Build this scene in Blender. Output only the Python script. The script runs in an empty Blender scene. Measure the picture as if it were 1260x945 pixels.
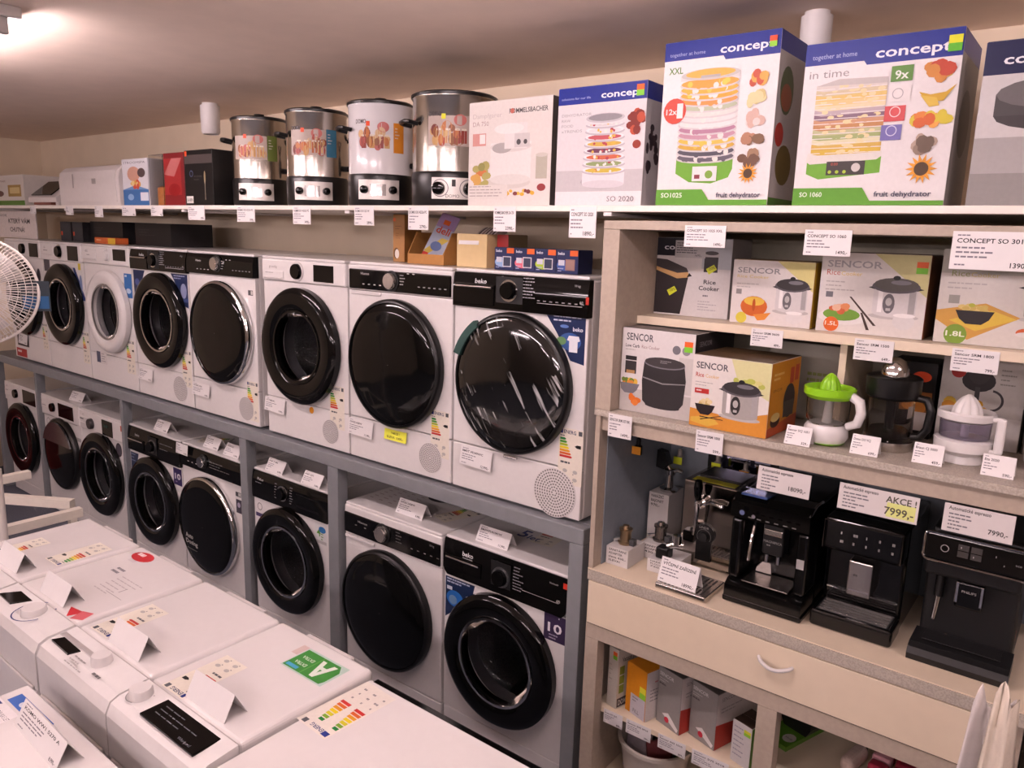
import bpy, bmesh, math, random
from mathutils import Vector, Matrix
random.seed(11)
SC = bpy.context.scene
COL = SC.collection
PI = math.pi

# ---------------------------------------------------------------- camera, light, exposure
YAW, PITCH, ROLL, FPX = 0.6579168, 0.1919882, 0.0294675, 943.972
CAM = Vector((1.34699, -2.15352, 2.04393))
_f = Vector((-math.sin(YAW)*math.cos(PITCH), math.cos(YAW)*math.cos(PITCH), -math.sin(PITCH)))
_r = Vector((math.cos(YAW), math.sin(YAW), 0))
_u = _r.cross(_f)
_c, _s = math.cos(ROLL), math.sin(ROLL)
_r, _u = _r*_c + _u*_s, _u*_c - _r*_s
cd = bpy.data.cameras.new('camera')
cd.sensor_fit = 'HORIZONTAL'; cd.sensor_width = 36.0; cd.lens = FPX/1260*36.0; cd.clip_start = 0.05
cam = bpy.data.objects.new('camera', cd); COL.objects.link(cam)
cam.matrix_world = Matrix(((_r.x, _u.x, -_f.x, CAM.x), (_r.y, _u.y, -_f.y, CAM.y), (_r.z, _u.z, -_f.z, CAM.z), (0, 0, 0, 1)))
SC.camera = cam
SC.view_settings.view_transform = 'Standard'; SC.view_settings.look = 'None'
SC.view_settings.gamma = 1.0; SC.view_settings.use_curve_mapping = False
SC.view_settings.exposure = 0.48
W = bpy.data.worlds.new('world'); SC.world = W; W.use_nodes = True
W.node_tree.nodes['Background'].inputs[0].default_value = (1.0, 0.72, 0.62, 1)
W.node_tree.nodes['Background'].inputs[1].default_value = 0.02
LAMP_TINT = (1.0, 0.80, 0.83)
LAMP_POWER = 70.0
LAMPS = [(-2.05, -1.15), (0.15, -1.15), (2.35, -1.15), (-3.97, -3.4), (-1.8, -3.4), (0.42, -3.4), (2.35, -3.4), (-3.97, -5.9), (-1.8, -5.9), (0.42, -5.9), (2.35, -5.9)]  # lamp above the near machines and third row added to brighten lids, ceiling, wall

# ---------------------------------------------------------------- helpers
def lin(h):
    h = h.lstrip('#')
    c = [int(h[i:i+2], 16)/255 for i in (0, 2, 4)]
    return tuple(x/12.92 if x <= .04045 else ((x+.055)/1.055)**2.4 for x in c) + (1,)
_M = {}
def mat(h, rough=.5, metal=0., noise=.06, scale=40., bump=0., trans=0., emit=0., coat=0., spec=.5, kind=None, ior=1.45):
    key = (h, rough, metal, noise, scale, bump, trans, emit, coat, spec, kind, ior)
    if key in _M: return _M[key]
    m = bpy.data.materials.new('paint_' + h.strip('#')); m.use_nodes = True
    nt = m.node_tree; n = nt.nodes; b = n['Principled BSDF']
    col = lin(h)
    b.inputs['Roughness'].default_value = rough
    b.inputs['Metallic'].default_value = metal
    b.inputs['IOR'].default_value = ior
    b.inputs['Specular IOR Level'].default_value = spec
    b.inputs['Transmission Weight'].default_value = trans
    b.inputs['Coat Weight'].default_value = coat
    b.inputs['Coat Roughness'].default_value = .06
    b.inputs['Base Color'].default_value = col
    if emit:
        b.inputs['Emission Color'].default_value = col
        b.inputs['Emission Strength'].default_value = emit
    if noise or bump:
        tc = n.new('ShaderNodeTexCoord'); nz = n.new('ShaderNodeTexNoise')
        nz.inputs['Scale'].default_value = scale; nz.inputs['Detail'].default_value = 3
        nt.links.new(tc.outputs['Object'], nz.inputs['Vector'])
        if kind == 'brushed':
            mp = n.new('ShaderNodeMapping'); mp.inputs['Scale'].default_value = (1, 1, .03)
            nt.links.new(tc.outputs['Object'], mp.inputs[0]); nt.links.new(mp.outputs[0], nz.inputs['Vector'])
        rp = n.new('ShaderNodeValToRGB')
        rp.color_ramp.elements[0].position = .3; rp.color_ramp.elements[1].position = .7
        rp.color_ramp.elements[0].color = tuple(x*(1-noise) for x in col[:3]) + (1,)
        rp.color_ramp.elements[1].color = tuple(min(1, x*(1+noise)) for x in col[:3]) + (1,)
        if kind == 'speckle':
            rp.color_ramp.elements[0].position = .42; rp.color_ramp.elements[1].position = .58
        if kind == 'veins':  # pale stretched noise streaks over the base colour
            wv = n.new('ShaderNodeTexNoise'); wv.inputs['Scale'].default_value = 13; wv.inputs['Detail'].default_value = 2
            mp = n.new('ShaderNodeMapping'); mp.vector_type = 'TEXTURE'; mp.inputs['Rotation'].default_value = (0, 1.0, 0); mp.inputs['Scale'].default_value = (2.6, 1, .22)
            nt.links.new(tc.outputs['Object'], mp.inputs[0]); nt.links.new(mp.outputs[0], wv.inputs[0])
            mul = n.new('ShaderNodeMath'); mul.operation = 'MULTIPLY'
            nz.inputs['Scale'].default_value = 8
            st = n.new('ShaderNodeMapRange'); st.inputs[1].default_value = .4; st.inputs[2].default_value = .5
            nt.links.new(nz.outputs[0], st.inputs[0]); nt.links.new(wv.outputs[0], mul.inputs[0]); nt.links.new(st.outputs[0], mul.inputs[1])
            rp.color_ramp.elements[0].position = .57; rp.color_ramp.elements[1].position = .68
            rp.color_ramp.elements[0].color = col; rp.color_ramp.elements[1].color = (.4, .4, .4, 1)
            nt.links.new(mul.outputs[0], rp.inputs[0])
        else:
            nt.links.new(nz.outputs[0], rp.inputs[0])
        nt.links.new(rp.outputs[0], b.inputs['Base Color'])
        if bump:
            bp = n.new('ShaderNodeBump'); bp.inputs['Strength'].default_value = bump; bp.inputs['Distance'].default_value = .01
            nt.links.new(nz.outputs[0], bp.inputs['Height']); nt.links.new(bp.outputs[0], b.inputs['Normal'])
    _M[key] = m
    return m

WHITE = mat('#d8d5d3', .28, noise=.02, coat=.3)
WHITE2 = mat('#cfcbc9', .4, noise=.02)
BLACKG = mat('#060606', .07, noise=.02, spec=.34)
BLACKP = mat('#0b0b0c', .32, noise=.05)
BLACKM = mat('#131314', .5, noise=.08)
GREY = mat('#6f7173', .5, noise=.05)
DGREY = mat('#3a3b3d', .5)
STEEL = mat('#c9c4be', .24, 1., noise=.08, scale=60, kind='brushed')
CHROME = mat('#d8d8d8', .07, 1., noise=0.0)
DRUM = mat('#9a9a9b', .35, 1., noise=.3, scale=160)
GLASSD = mat('#8c8c90', .02, trans=1., noise=0, ior=1.16)
GLASS = mat('#f4f4f4', .01, trans=1., noise=0, ior=1.3)
BLADE = mat('#e8e4dc', .5)
PAPER = mat('#dcd9d7', .6, noise=.02)
GASKET = mat('#39393b', .6)

class MB:
    def __init__(s): s.bm = bmesh.new(); s.ms = []
    def mi(s, m):
        if m not in s.ms: s.ms.append(m)
        return s.ms.index(m)
    def add(s, vs, fs, m, smooth=False):
        k = s.mi(m); bv = [s.bm.verts.new(v) for v in vs]
        for f in fs:
            try: fa = s.bm.faces.new([bv[i] for i in f])
            except ValueError: continue
            fa.material_index = k; fa.smooth = smooth
        return s
    def box(s, x0, x1, y0, y1, z0, z1, m, bev=0., seg=2):
        k = s.mi(m); t = bmesh.new()
        bmesh.ops.create_cube(t, size=1)
        for v in t.verts:
            v.co = Vector((x0 if v.co.x < 0 else x1, y0 if v.co.y < 0 else y1, z0 if v.co.z < 0 else z1))
        if bev:
            bmesh.ops.bevel(t, geom=t.edges[:], offset=min(bev, .49*min(abs(x1-x0), abs(y1-y0), abs(z1-z0))), segments=seg, affect='EDGES', profile=.5)
        vm = {v: s.bm.verts.new(v.co) for v in t.verts}
        for f in t.faces:
            nf = s.bm.faces.new([vm[v] for v in f.verts]); nf.material_index = k
        t.free(); return s
    def prism(s, pts, plane, d0, d1, m, smooth=False):
        n = len(pts)
        def P(p, d): return {'xz': (p[0], d, p[1]), 'xy': (p[0], p[1], d), 'yz': (d, p[0], p[1])}[plane]
        vs = [P(p, d0) for p in pts] + [P(p, d1) for p in pts]
        fs = [list(range(n)), list(range(2*n-1, n-1, -1))] + [[i, i+n, (i+1) % n+n, (i+1) % n] for i in range(n)]
        return s.add(vs, fs, m, smooth)
    def lathe(s, prof, o, ax, m, seg=40, smooth=True, a0=0., a1=2*PI):
        o = Vector(o); a = Vector(ax).normalized()
        u = a.orthogonal().normalized(); w = a.cross(u)
        full = abs(a1-a0-2*PI) < 1e-6; N = seg if full else seg+1
        vs = []; fs = []
        for r, h in prof:
            for i in range(N):
                t = a0+(a1-a0)*i/seg
                vs.append(o + a*h + (u*math.cos(t) + w*math.sin(t))*max(r, 1e-5))
        for j in range(len(prof)-1):
            for i in range(seg):
                i2 = (i+1) % N
                fs.append([j*N+i, j*N+i2, (j+1)*N+i2, (j+1)*N+i])
        return s.add(vs, fs, m, smooth)
    def cyl(s, p0, p1, r, m, r1=None, seg=24):
        p0 = Vector(p0); p1 = Vector(p1); h = (p1-p0).length; r1 = r if r1 is None else r1
        return s.lathe([(0, 0), (r, 0), (r1, h), (0, h)], p0, p1-p0, m, seg)
    def tube(s, pts, r, m, seg=8):
        pts = [Vector(p) for p in pts]; vs = []; fs = []; n = len(pts); pu = None
        for i, p in enumerate(pts):
            d = (pts[min(i+1, n-1)]-pts[max(i-1, 0)]).normalized()
            u = d.orthogonal().normalized() if pu is None else (pu-d*pu.dot(d)).normalized()
            pu = u; w = d.cross(u)
            rr = r[i] if isinstance(r, (list, tuple)) else r
            for k in range(seg):
                t = 2*PI*k/seg; vs.append(p+(u*math.cos(t)+w*math.sin(t))*rr)
        for i in range(n-1):
            for k in range(seg):
                k2 = (k+1) % seg; fs.append([i*seg+k, i*seg+k2, (i+1)*seg+k2, (i+1)*seg+k])
        fs.append(list(range(seg))[::-1]); fs.append(list(range((n-1)*seg, n*seg)))
        return s.add(vs, fs, m, True)
    def ball(s, c, r, m, seg=20):
        r = (r, r, r) if not isinstance(r, (tuple, list)) else r
        vs = []; fs = []; R = seg//2
        for j in range(R+1):
            a = PI*j/R
            for i in range(seg):
                t = 2*PI*i/seg
                vs.append((c[0]+r[0]*math.sin(a)*math.cos(t), c[1]+r[1]*math.sin(a)*math.sin(t), c[2]+r[2]*math.cos(a)))
        for j in range(R):
            for i in range(seg): fs.append([j*seg+i, (j+1)*seg+i, (j+1)*seg+(i+1) % seg, j*seg+(i+1) % seg])
        return s.add(vs, fs, m, True)
    def plate_hole(s, x0, x1, z0, z1, cx, cz, r, y0, y1, m, seg=56):
        an = [2*PI*i/seg for i in range(seg)] + [math.atan2(b-cz, a-cx) % (2*PI) for a in (x0, x1) for b in (z0, z1)]
        an = sorted(an); n = len(an); vs = []; fs = []
        for y in (y0, y1):
            for a in an: vs.append((cx+r*math.cos(a), y, cz+r*math.sin(a)))
            for a in an:
                c, d = math.cos(a), math.sin(a); t = 1e9
                if c > 1e-9: t = min(t, (x1-cx)/c)
                if c < -1e-9: t = min(t, (x0-cx)/c)
                if d > 1e-9: t = min(t, (z1-cz)/d)
                if d < -1e-9: t = min(t, (z0-cz)/d)
                vs.append((cx+c*t, y, cz+d*t))
        for i in range(n):
            j = (i+1) % n
            fs += [[i, n+i, n+j, j], [2*n+i, 2*n+j, 3*n+j, 3*n+i], [i, j, 2*n+j, 2*n+i], [n+i, 3*n+i, 3*n+j, n+j]]
        return s.add(vs, fs, m)
    def build(s, name, parent=None, loc=(0, 0, 0), rz=0., rot=None):
        bmesh.ops.recalc_face_normals(s.bm, faces=s.bm.faces[:])
        for e in s.bm.edges:
            if len(e.link_faces) == 2 and e.calc_face_angle(0) > .7: e.smooth = False
        me = bpy.data.meshes.new(name); s.bm.to_mesh(me); s.bm.free()
        for m in s.ms: me.materials.append(m)
        o = bpy.data.objects.new(name, me); COL.objects.link(o)
        o.location = loc; o.rotation_euler = rot if rot else (0, 0, rz)
        if parent: o.parent = parent
        return o

def tag(o, label=None, cat=None, group=None, kind=None):
    if label: o['label'] = label
    if cat: o['category'] = cat
    if group: o['group'] = group
    if kind: o['kind'] = kind
    return o
def thing(name, label, cat, loc=(0, 0, 0), rz=0., group=None, rot=None):
    o = bpy.data.objects.new(name, None); COL.objects.link(o)
    o.empty_display_size = .05
    o.location = loc; o.rotation_euler = rot if rot else (0, 0, rz)
    return tag(o, label, cat, group)
def bx(name, parent, x0, x1, y0, y1, z0, z1, m, bev=0., seg=2):
    return MB().box(x0, x1, y0, y1, z0, z1, m, bev, seg).build(name, parent)

_T = {}
def text_geo(t, bold=False):
    if (t, bold) in _T: return _T[(t, bold)]
    cu = bpy.data.curves.new('text', 'FONT'); cu.body = t; cu.size = 1; cu.resolution_u = 2
    if bold: cu.offset = .018
    ob = bpy.data.objects.new('text', cu); COL.objects.link(ob)
    bpy.context.view_layer.update()
    me = bpy.data.meshes.new_from_object(ob.evaluated_get(bpy.context.evaluated_depsgraph_get()))
    vs = [(v.co.x, v.co.y) for v in me.vertices]; fs = [list(p.vertices) for p in me.polygons]
    bpy.data.objects.remove(ob); bpy.data.curves.remove(cu); bpy.data.meshes.remove(me)
    if vs:
        x0 = min(v[0] for v in vs); x1 = max(v[0] for v in vs)
        vs = [(v[0]-x0, v[1]) for v in vs]; w = x1-x0
    else: w = .1
    _T[(t, bold)] = (vs, fs, w)
    return _T[(t, bold)]

def dim(h, k=.83):
    return '#' + ''.join('%02x' % round(int(h[i:i+2], 16)*k**(1/2.2)) for i in (1, 3, 5))
def ink(h, rough=.38): return mat(dim(h), rough, noise=.03, scale=90, spec=.25)
class Print:
    """flat print: coloured shapes in the (u, v) coordinates of one printed face"""
    def __init__(s, sx=1., sy=1., fn=None): s.mb = MB(); s.sx = sx; s.sy = sy; s.L = 1; s.fn = fn; s.rough = .38; s.clip = False
    def m(s, c): return ink(c, s.rough) if isinstance(c, str) else c
    def raw(s, vs, fs, c):
        d = s.L*1.5e-5+1e-4; s.L += 1
        if s.clip: vs = [(min(max(u, .0005), s.sx-.0005), min(max(v, .0005), s.sy-.0005)) for u, v in vs]
        vs = [s.fn(u, v, d) if s.fn else (u, -d, v) for u, v in vs]
        s.mb.add(vs, fs, s.m(c)); return s
    def poly(s, pts, c): return s.raw([(u*s.sx, v*s.sy) for u, v in pts], [list(range(len(pts)))], c)
    def rect(s, x0, y0, x1, y1, c, n=1):
        if s.fn and n == 1: n = max(1, int(abs(x1-x0)*s.sx/.012))
        vs = []; fs = []
        for i in range(n+1):
            u = (x0+(x1-x0)*i/n)*s.sx; vs += [(u, y0*s.sy), (u, y1*s.sy)]
        for i in range(n): fs.append([2*i, 2*i+2, 2*i+3, 2*i+1])
        return s.raw(vs, fs, c)
    def ell(s, cx, cy, rx, ry, c, n=18, a0=0., a1=2*PI):
        k = n if a1-a0 > 6.2 else n+1
        return s.poly([(cx+rx*math.cos(a0+(a1-a0)*i/n), cy+ry*math.sin(a0+(a1-a0)*i/n)) for i in range(k)], c)
    def circ(s, cx, cy, r, c, n=18): return s.ell(cx, cy, r, r*s.sx/s.sy, c, n)
    def ring(s, cx, cy, r, t, c, n=28, a0=0., a1=2*PI):
        k = s.sx/s.sy; vs = []; fs = []
        for i in range(n+1):
            a = a0+(a1-a0)*i/n
            for q in (r-t, r): vs.append(((cx+q*math.cos(a))*s.sx, (cy+q*k*math.sin(a))*s.sy))
        for i in range(n): fs.append([2*i, 2*i+1, 2*i+3, 2*i+2])
        return s.raw(vs, fs, c)
    def text(s, t, x, y, h, c, w=None, al='l', bold=False, rot=0.):
        vs, fs, tw = text_geo(t, bold)
        if not vs: return s
        k = h*s.sy/.72; kx = k if w is None else w*s.sx/tw
        full = tw*kx; ox = {'l': 0, 'c': -full/2, 'r': -full}[al]
        ca, sa = math.cos(rot), math.sin(rot)
        pts = []
        for a, b in vs:
            p, q_ = a*kx+ox, b*k
            pts.append((x*s.sx+p*ca-q_*sa, y*s.sy+p*sa+q_*ca))
        return s.raw(pts, fs, c)
    def lines(s, x, y, w, n, gap, c, h=None, seed=0, full=.95):
        r = random.Random(seed+n); h = h or gap*.42
        vs = []; fs = []
        for i in range(n):
            u = x; e = x+w*r.uniform(.5, full)
            while u < e-.01:
                l = min(w*r.uniform(.06, .2), e-u); k = len(vs); v = y-i*gap
                vs += [(u*s.sx, v*s.sy), ((u+l)*s.sx, v*s.sy), ((u+l)*s.sx, (v+h)*s.sy), (u*s.sx, (v+h)*s.sy)]
                fs.append([k, k+1, k+2, k+3]); u += l+w*.025
        return s.raw(vs, fs, c)
    def build(s, name, parent, loc=(0, 0, 0), rot=(0, 0, 0)): return s.mb.build(name, parent, loc, rot=rot)

def energy(P, x, z, w, h, sx=1, cls=2, lying=False):
    """EU energy label, drawn upright in a w by h field"""
    R = lambda a, b, c, d, k: P.rect(x+a*w, z+b*h, x+c*w, z+d*h, k)
    R(0, 0, 1, 1, '#ece6d6'); R(.04, .9, .16, .975, '#1c2f7a'); P.text('ENERG', x+.2*w, z+.905*h, .065*h, '#20305e', w=.5*w, bold=True)
    R(.8, .9, .95, .98, '#55585c')
    P.lines(x+.05*w, z+.85*h, .5*w, 1, .02*h, '#77777a', h=.02*h)
    cols = ['#20803c', '#4f9e35', '#a9bf2c', '#efd81f', '#e6a021', '#d8652a', '#c22f2c']
    for i, c in enumerate(cols):
        a, b = .05, .2+.045*i; y0 = z+(.785-.052*i)*h; y1 = y0+.042*h
        P.poly([(x+a*w, y0), (x+(a+b)*w, y0), (x+(a+b+.06)*w, (y0+y1)/2), (x+(a+b)*w, y1), (x+a*w, y1)], c)
    y0 = z+(.785-.052*cls)*h
    P.poly([(x+.92*w, y0-.01*h), (x+.92*w, y0+.05*h), (x+.76*w, y0+.05*h), (x+.66*w, y0+.02*h), (x+.76*w, y0-.01*h)], '#151515')
    P.lines(x+.1*w, z+.37*h, .8*w, 1, .02*h, '#55585c', h=.035*h)
    for i in range(2):
        for j in range(2):
            P.ell(x+(.3+.42*i)*w, z+(.24-.14*j)*h, .1*w, .035*h, '#b9b7b0', 8)
            P.lines(x+(.2+.42*i)*w, z+(.185-.14*j)*h, .25*w, 1, .02*h, '#77777a', h=.018*h)
# ---------------------------------------------------------------- the room
WALL = mat('#dccdb6', .8, noise=.03, scale=6, bump=.05)
CEIL = mat('#efdccd', .85, noise=.025, scale=9, bump=.06)
CARPET = mat('#5f636e', .95, noise=.22, scale=120, bump=.5)
XL, XR, YB, YF, ZC = -5.85, 3.4, .65, -7.4, 2.69
def struct(name, *b, m): return tag(MB().box(*b, m).build(name), kind='structure')
struct('floor', XL-.1, XR+.1, YF-.1, YB+.1, -.1, 0, m=CARPET)
struct('ceiling', XL-.1, XR+.1, YF-.1, YB+.1, ZC, ZC+.1, m=CEIL)
struct('wall_back', XL-.1, XR+.1, YB, YB+.1, 0, ZC, m=WALL)
struct('wall_left', XL-.1, XL, YF, YB, 0, ZC, m=WALL)
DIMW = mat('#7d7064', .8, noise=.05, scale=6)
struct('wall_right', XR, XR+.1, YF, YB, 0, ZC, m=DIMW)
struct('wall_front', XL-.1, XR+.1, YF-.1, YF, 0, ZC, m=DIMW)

LAMPW = mat('#ffffff', .5, noise=0)
LAMPW.node_tree.nodes['Principled BSDF'].inputs['Emission Color'].default_value = LAMP_TINT + (1,)
LAMPW.node_tree.nodes['Principled BSDF'].inputs['Emission Strength'].default_value = LAMP_POWER
where = ['at the upper left edge of the picture'] + [a + b for a in ('nearest the shelves', 'in the second row', 'in the third row') for b in ((', above the near machines', ', by the right wall') if a[0] == 'n' else (', nearest the left wall', ', second from the left wall', ', second from the right wall', ', nearest the right wall'))]
for (lx, ly), wh in zip(LAMPS, where):
    hang = ly < -2; zl = 2.36 if hang else ZC  # unseen rows hung low so their light reaches the wall under the shelf
    t = thing('ceiling_light', 'white fluorescent ceiling light ' + wh, 'ceiling light', (lx, ly, zl), group='fluorescent ceiling lights')
    if hang:
        for q in (-.45, .45): MB().tube([(q, 0, 0), (q, 0, ZC-zl-.0005)], .004, WHITE2, 8).build('hanging_rod', t)
    q = .03 if hang else .06
    MB().box(-.62, .62, -q, q, -.035, 0, WHITE2, .006).build('housing', t)
    for q in (-.61, .585): MB().box(q, q+.025, -.022, .022, -.085, -.0355, WHITE2, .004).build('lamp_holder', t)
    MB().cyl((-.584, 0, -.066), (.584, 0, -.066), .018, LAMPW, seg=20).build('tube', t)

for lx, ly, rr, lb in [(.575, .215, .043, 'white cylindrical ceiling spotlight above the tall dehydrator boxes'), (-2.62, .25, .05, 'small white cylindrical ceiling spotlight left of the steel urns')]:
    t = thing('ceiling_spotlight', lb, 'spotlight', (lx, ly, ZC), group='ceiling spotlights')
    MB().cyl((0, 0, -.012), (0, 0, 0), rr*.8, WHITE2).build('mounting_plate', t)
    MB().lathe([(0, -.012), (rr, -.012), (rr, -.03), (rr*.97, -.15), (rr*.8, -.16), (rr*.75, -.12), (0, -.12)], (0, 0, 0), (0, 0, 1), WHITE2, 28).build('lamp_body', t)

# ---------------------------------------------------------------- long shelf on the back wall
SHT, SHF = 2.141, -.07
LAM = mat('#e3dcd2', .4, noise=.02); LAMC = mat('#ded6c9', .45, noise=.03, scale=12)
t = thing('wall_shelf', 'long white laminate shelf running along the back wall above the machines', 'shelf', (0, 0, SHT))
bx('shelf_board', t, XL+.01, 2.6, SHF, YB-.005, -.019, 0, LAM, .002)
for x in (-4.9, -3.75, -2.4, -1.15, .07, 1.45, 2.4): bx('bracket', t, x, x+.03, SHF+.005, YB-.005, -.032, -.0195, WHITE2, .002)

# ---------------------------------------------------------------- grey steel frame that carries the upper machines
PAINTG = mat('#7c7f82', .45, noise=.05, scale=25)
t = thing('appliance_rack', 'grey painted steel rack carrying the upper row of washing machines', 'rack', (0, 0, 0))
bx('front_rail', t, -5.3, .035, -.03, .03, 1.0, 1.058, PAINTG, .004)
bx('deck', t, -5.3, .035, .031, .6, 1.028, 1.058, PAINTG, .003)
for x0, x1 in [(-.024, .034), (-1.336, -1.264), (-2.03, -1.97), (-3.29, -3.256), (-4.545, -4.51), (-5.3, -5.25)]:
    bx('post', t, x0, x1, -.028, .03, 0, .9995, PAINTG, .003)
    bx('post', t, x0, x1, .54, .6, 0, 1.0275, PAINTG, .003)
bx('back_rail', t, -5.3, .035, .601, .63, 1.0, 1.058, PAINTG, .003)

# ---------------------------------------------------------------- washing machines
def vent(t, cx, cz, r, y, dots=False):
    b = MB(); b.cyl((cx, y, cz), (cx, y-.002, cz), r, WHITE2, seg=36)
    for j in range(1, 9):
        rr = r*j/8.6; n = max(5, int(j*6)); a = .62*2*PI/n
        for i in range(n):
            p = []
            for q, e in ((rr-r*.03, -a/2), (rr-r*.03, a/2), (rr+r*.03, a/2), (rr+r*.03, -a/2)):
                th = 2*PI*i/n+e; p.append((cx+q*math.cos(th), y-.0026, cz+q*math.sin(th)))
            b.add(p, [[0, 1, 2, 3]], mat('#6d6a68', .7))
    return b.build('vent_grille', t)
def door_disc(t, cx, cz, r, rim, face=None, y=-.004):
    face = face or BLACKG
    d = MB().lathe([(r, 0), (r, -.026), (r-.006, -.034), (r-.014, -.036), (r-.016, -.02)], (cx, y, cz), (0, 1, 0), rim, 64).build('door', t)
    MB().lathe([(r-.014, -.03), (r-.02, -.0345), (r*.8, -.042), (r*.5, -.047), (.001, -.049)], (cx, y, cz), (0, 1, 0), face, 64).build('door_glass', d)
    return d
def door_ring(t, cx, cz, r, ri, rim, y=-.004, outer=None, edge=None):
    d = MB().lathe([(r, 0), (r, -.028), (r-.012, -.042), (r-.03, -.047), (ri+.02, -.044), (ri+.004, -.036), (ri, -.02), (ri-.004, .012)], (cx, y, cz), (0, 1, 0), rim, 64).build('door', t)
    MB().lathe([(ri-.002, -.012), (ri*.93, .02), (ri*.85, .06), (ri*.62, .10), (ri*.3, .112), (.001, .114)], (cx, y, cz), (0, 1, 0), GLASSD, 48).build('door_glass', d)
    MB().lathe([(ri+.002, -.037), (ri+.002, -.041), (ri-.008, -.041), (ri-.008, -.033)], (cx, y, cz), (0, 1, 0), edge or CHROME, 48).build('trim_ring', d)
    return d
def drum(t, cx, cz, ri):
    MB().lathe([(ri+.004, .02), (ri+.02, .035), (ri-.012, .06), (ri+.03, .085)], (cx, 0, cz), (0, 1, 0), GASKET, 40).build('door_gasket', t)
    d = MB().lathe([(ri+.03, .09), (ri+.035, .34), (ri*.6, .35), (ri*.3, .34), (.001, .34)], (cx, 0, cz), (0, 1, 0), DRUM, 48).build('drum', t)
    for k in range(3):
        a = .4+2*PI*k/3; rr = ri+.02
        MB().tube([(cx+rr*math.cos(a), .1, cz+rr*math.sin(a)), (cx+(rr-.02)*math.cos(a), .2, cz+(rr-.02)*math.sin(a)), (cx+rr*math.cos(a), .33, cz+rr*math.sin(a))], [.01, .028, .01], CHROME, 8).build('drum_paddle', d)
def knob(t, x, z, r, y, m, ring=None, depth=.022, mark=None):
    o = MB().lathe([(r*1.02, 0), (r, -depth*.8), (r*.93, -depth), (0, -depth)], (x, y, z), (0, 1, 0), m, 32).build('dial', t)
    if ring: MB().lathe([(r*1.32, .0005), (r*1.3, -.004), (r*1.06, -.004)], (x, y, z), (0, 1, 0), ring, 32).build('dial_ring', o)
    if mark: MB().box(x-.002, x+.002, y-depth-.001, y-depth+.001, z+r*.2, z+r*.85, mark).build('dial_mark', o)
    return o
PROF = {}
def panel_y(s, yp): return yp + .011*max(0, (s-.42)/.58)**1.8   # the fascia leans back towards its top edge
def washer(name, label, x0, x1, z0, cx=.3, cz=.455, r=.262, ri=None, rim=None, edge=None, panel='white', ph=.11, seam=.19, disp=None, kn=None, drawer=None, dim=.57, group='front loading machines', face=None, h=.845, ins=(.012, .02), chamfer=0):
    w = x1-x0
    t = thing(name, label, 'washing machine' if name == 'washing_machine' else 'tumble dryer', (x0, 0, z0), group=group)
    zp = h-ph
    b = MB()
    if ri:
        for q in ((0, w, .55, .57, .01, h), (0, .012, .022, .55, .01, h), (w-.012, w, .022, .55, .01, h), (.012, w-.012, .022, .55, .01, .03), (.012, w-.012, .022, .55, h-.02, h)): b.box(*q, WHITE)
    else: b.box(0, w, .022, dim, .01, h, WHITE, .008, 3)
    b.box(.004, w-.004, -.012 if panel == 'white' else .0, dim, h-.001, h+.012, WHITE, .005)
    b.build('body', t)
    fp = MB()
    if ri: fp.plate_hole(0, w, seam+.002, zp-.0015, cx, cz, ri+.006, 0, .022, WHITE)
    else: fp.box(0, w, 0, .022, seam+.002, zp-.0015, WHITE, .004)
    fp.build('front_panel', t)
    bx('kick_panel', t, 0, w, 0.0, .022, .012, seam-.002, WHITE, .004)
    for fx in (.05, w-.05): MB().cyl((fx, .06, 0), (fx, .06, .0118), .02, BLACKM, seg=12).build('foot', t)
    yp = -.012
    if panel == 'white':
        bx('control_panel', t, 0, w, yp, .022, zp, h-.001, WHITE, .008, 3)
    elif panel == 'inset':
        cp = bx('control_panel', t, 0, w, -.004, .022, zp, h-.001, WHITE, .006, 3)
        MB().box(ins[0], w-.004, yp, -.003, zp+ins[1]*.3, h-ins[1], BLACKG, .004, 2).build('control_fascia', cp)
    else:
        c = chamfer
        cp = MB(); N = 10; prof = [(panel_y((h-.001-zp)*i/N/ph, yp), zp+(h-.001-zp)*i/N) for i in range(N+1)]
        vs = []; fs = []
        for y_, z_ in prof:
            k = max(0, c-(z_-zp)); vs += [(k, y_, z_), (w-k, y_, z_), (w-k, .022, z_), (k, .022, z_)]
        for i in range(N):
            a = 4*i; fs += [[a, a+1, a+5, a+4], [a+1, a+2, a+6, a+5], [a+2, a+3, a+7, a+6], [a+3, a, a+4, a+7]]
        fs += [[0, 3, 2, 1], [4*N, 4*N+1, 4*N+2, 4*N+3]]
        cp = cp.add(vs, fs, BLACKG, True).build('control_panel', t)
        PROF[t.name] = (zp, ph)
    if disp: MB().box(disp[0], disp[1], yp-.0025, yp, disp[2], disp[3], BLACKG, .001).build('display', t)
    if kn: knob(t, kn[0], kn[1], kn[2], yp, kn[3], *kn[4:])
    if drawer:
        m = BLACKG if panel == 'black' else WHITE
        d = bx('detergent_drawer', t, drawer[0], drawer[1], yp-.004, yp, drawer[2], drawer[3], m, .0035)
        if panel == 'black': bx('drawer_handle', d, drawer[0]+.008, drawer[1]-.008, yp-.012, yp-.004, drawer[3]-.014, drawer[3]-.006, CHROME, .003)
        else: bx('drawer_handle', d, drawer[0]+.008, drawer[1]-.008, yp-.008, yp-.004, drawer[2]+.004, drawer[2]+.012, WHITE2, .003)
    if ri: door_ring(t, cx, cz, r, ri, rim or BLACKG, edge=edge); drum(t, cx, cz, ri)
    else: door_disc(t, cx, cz, r, rim or BLACKP, face)
    return t
YP = -.0122
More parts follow.
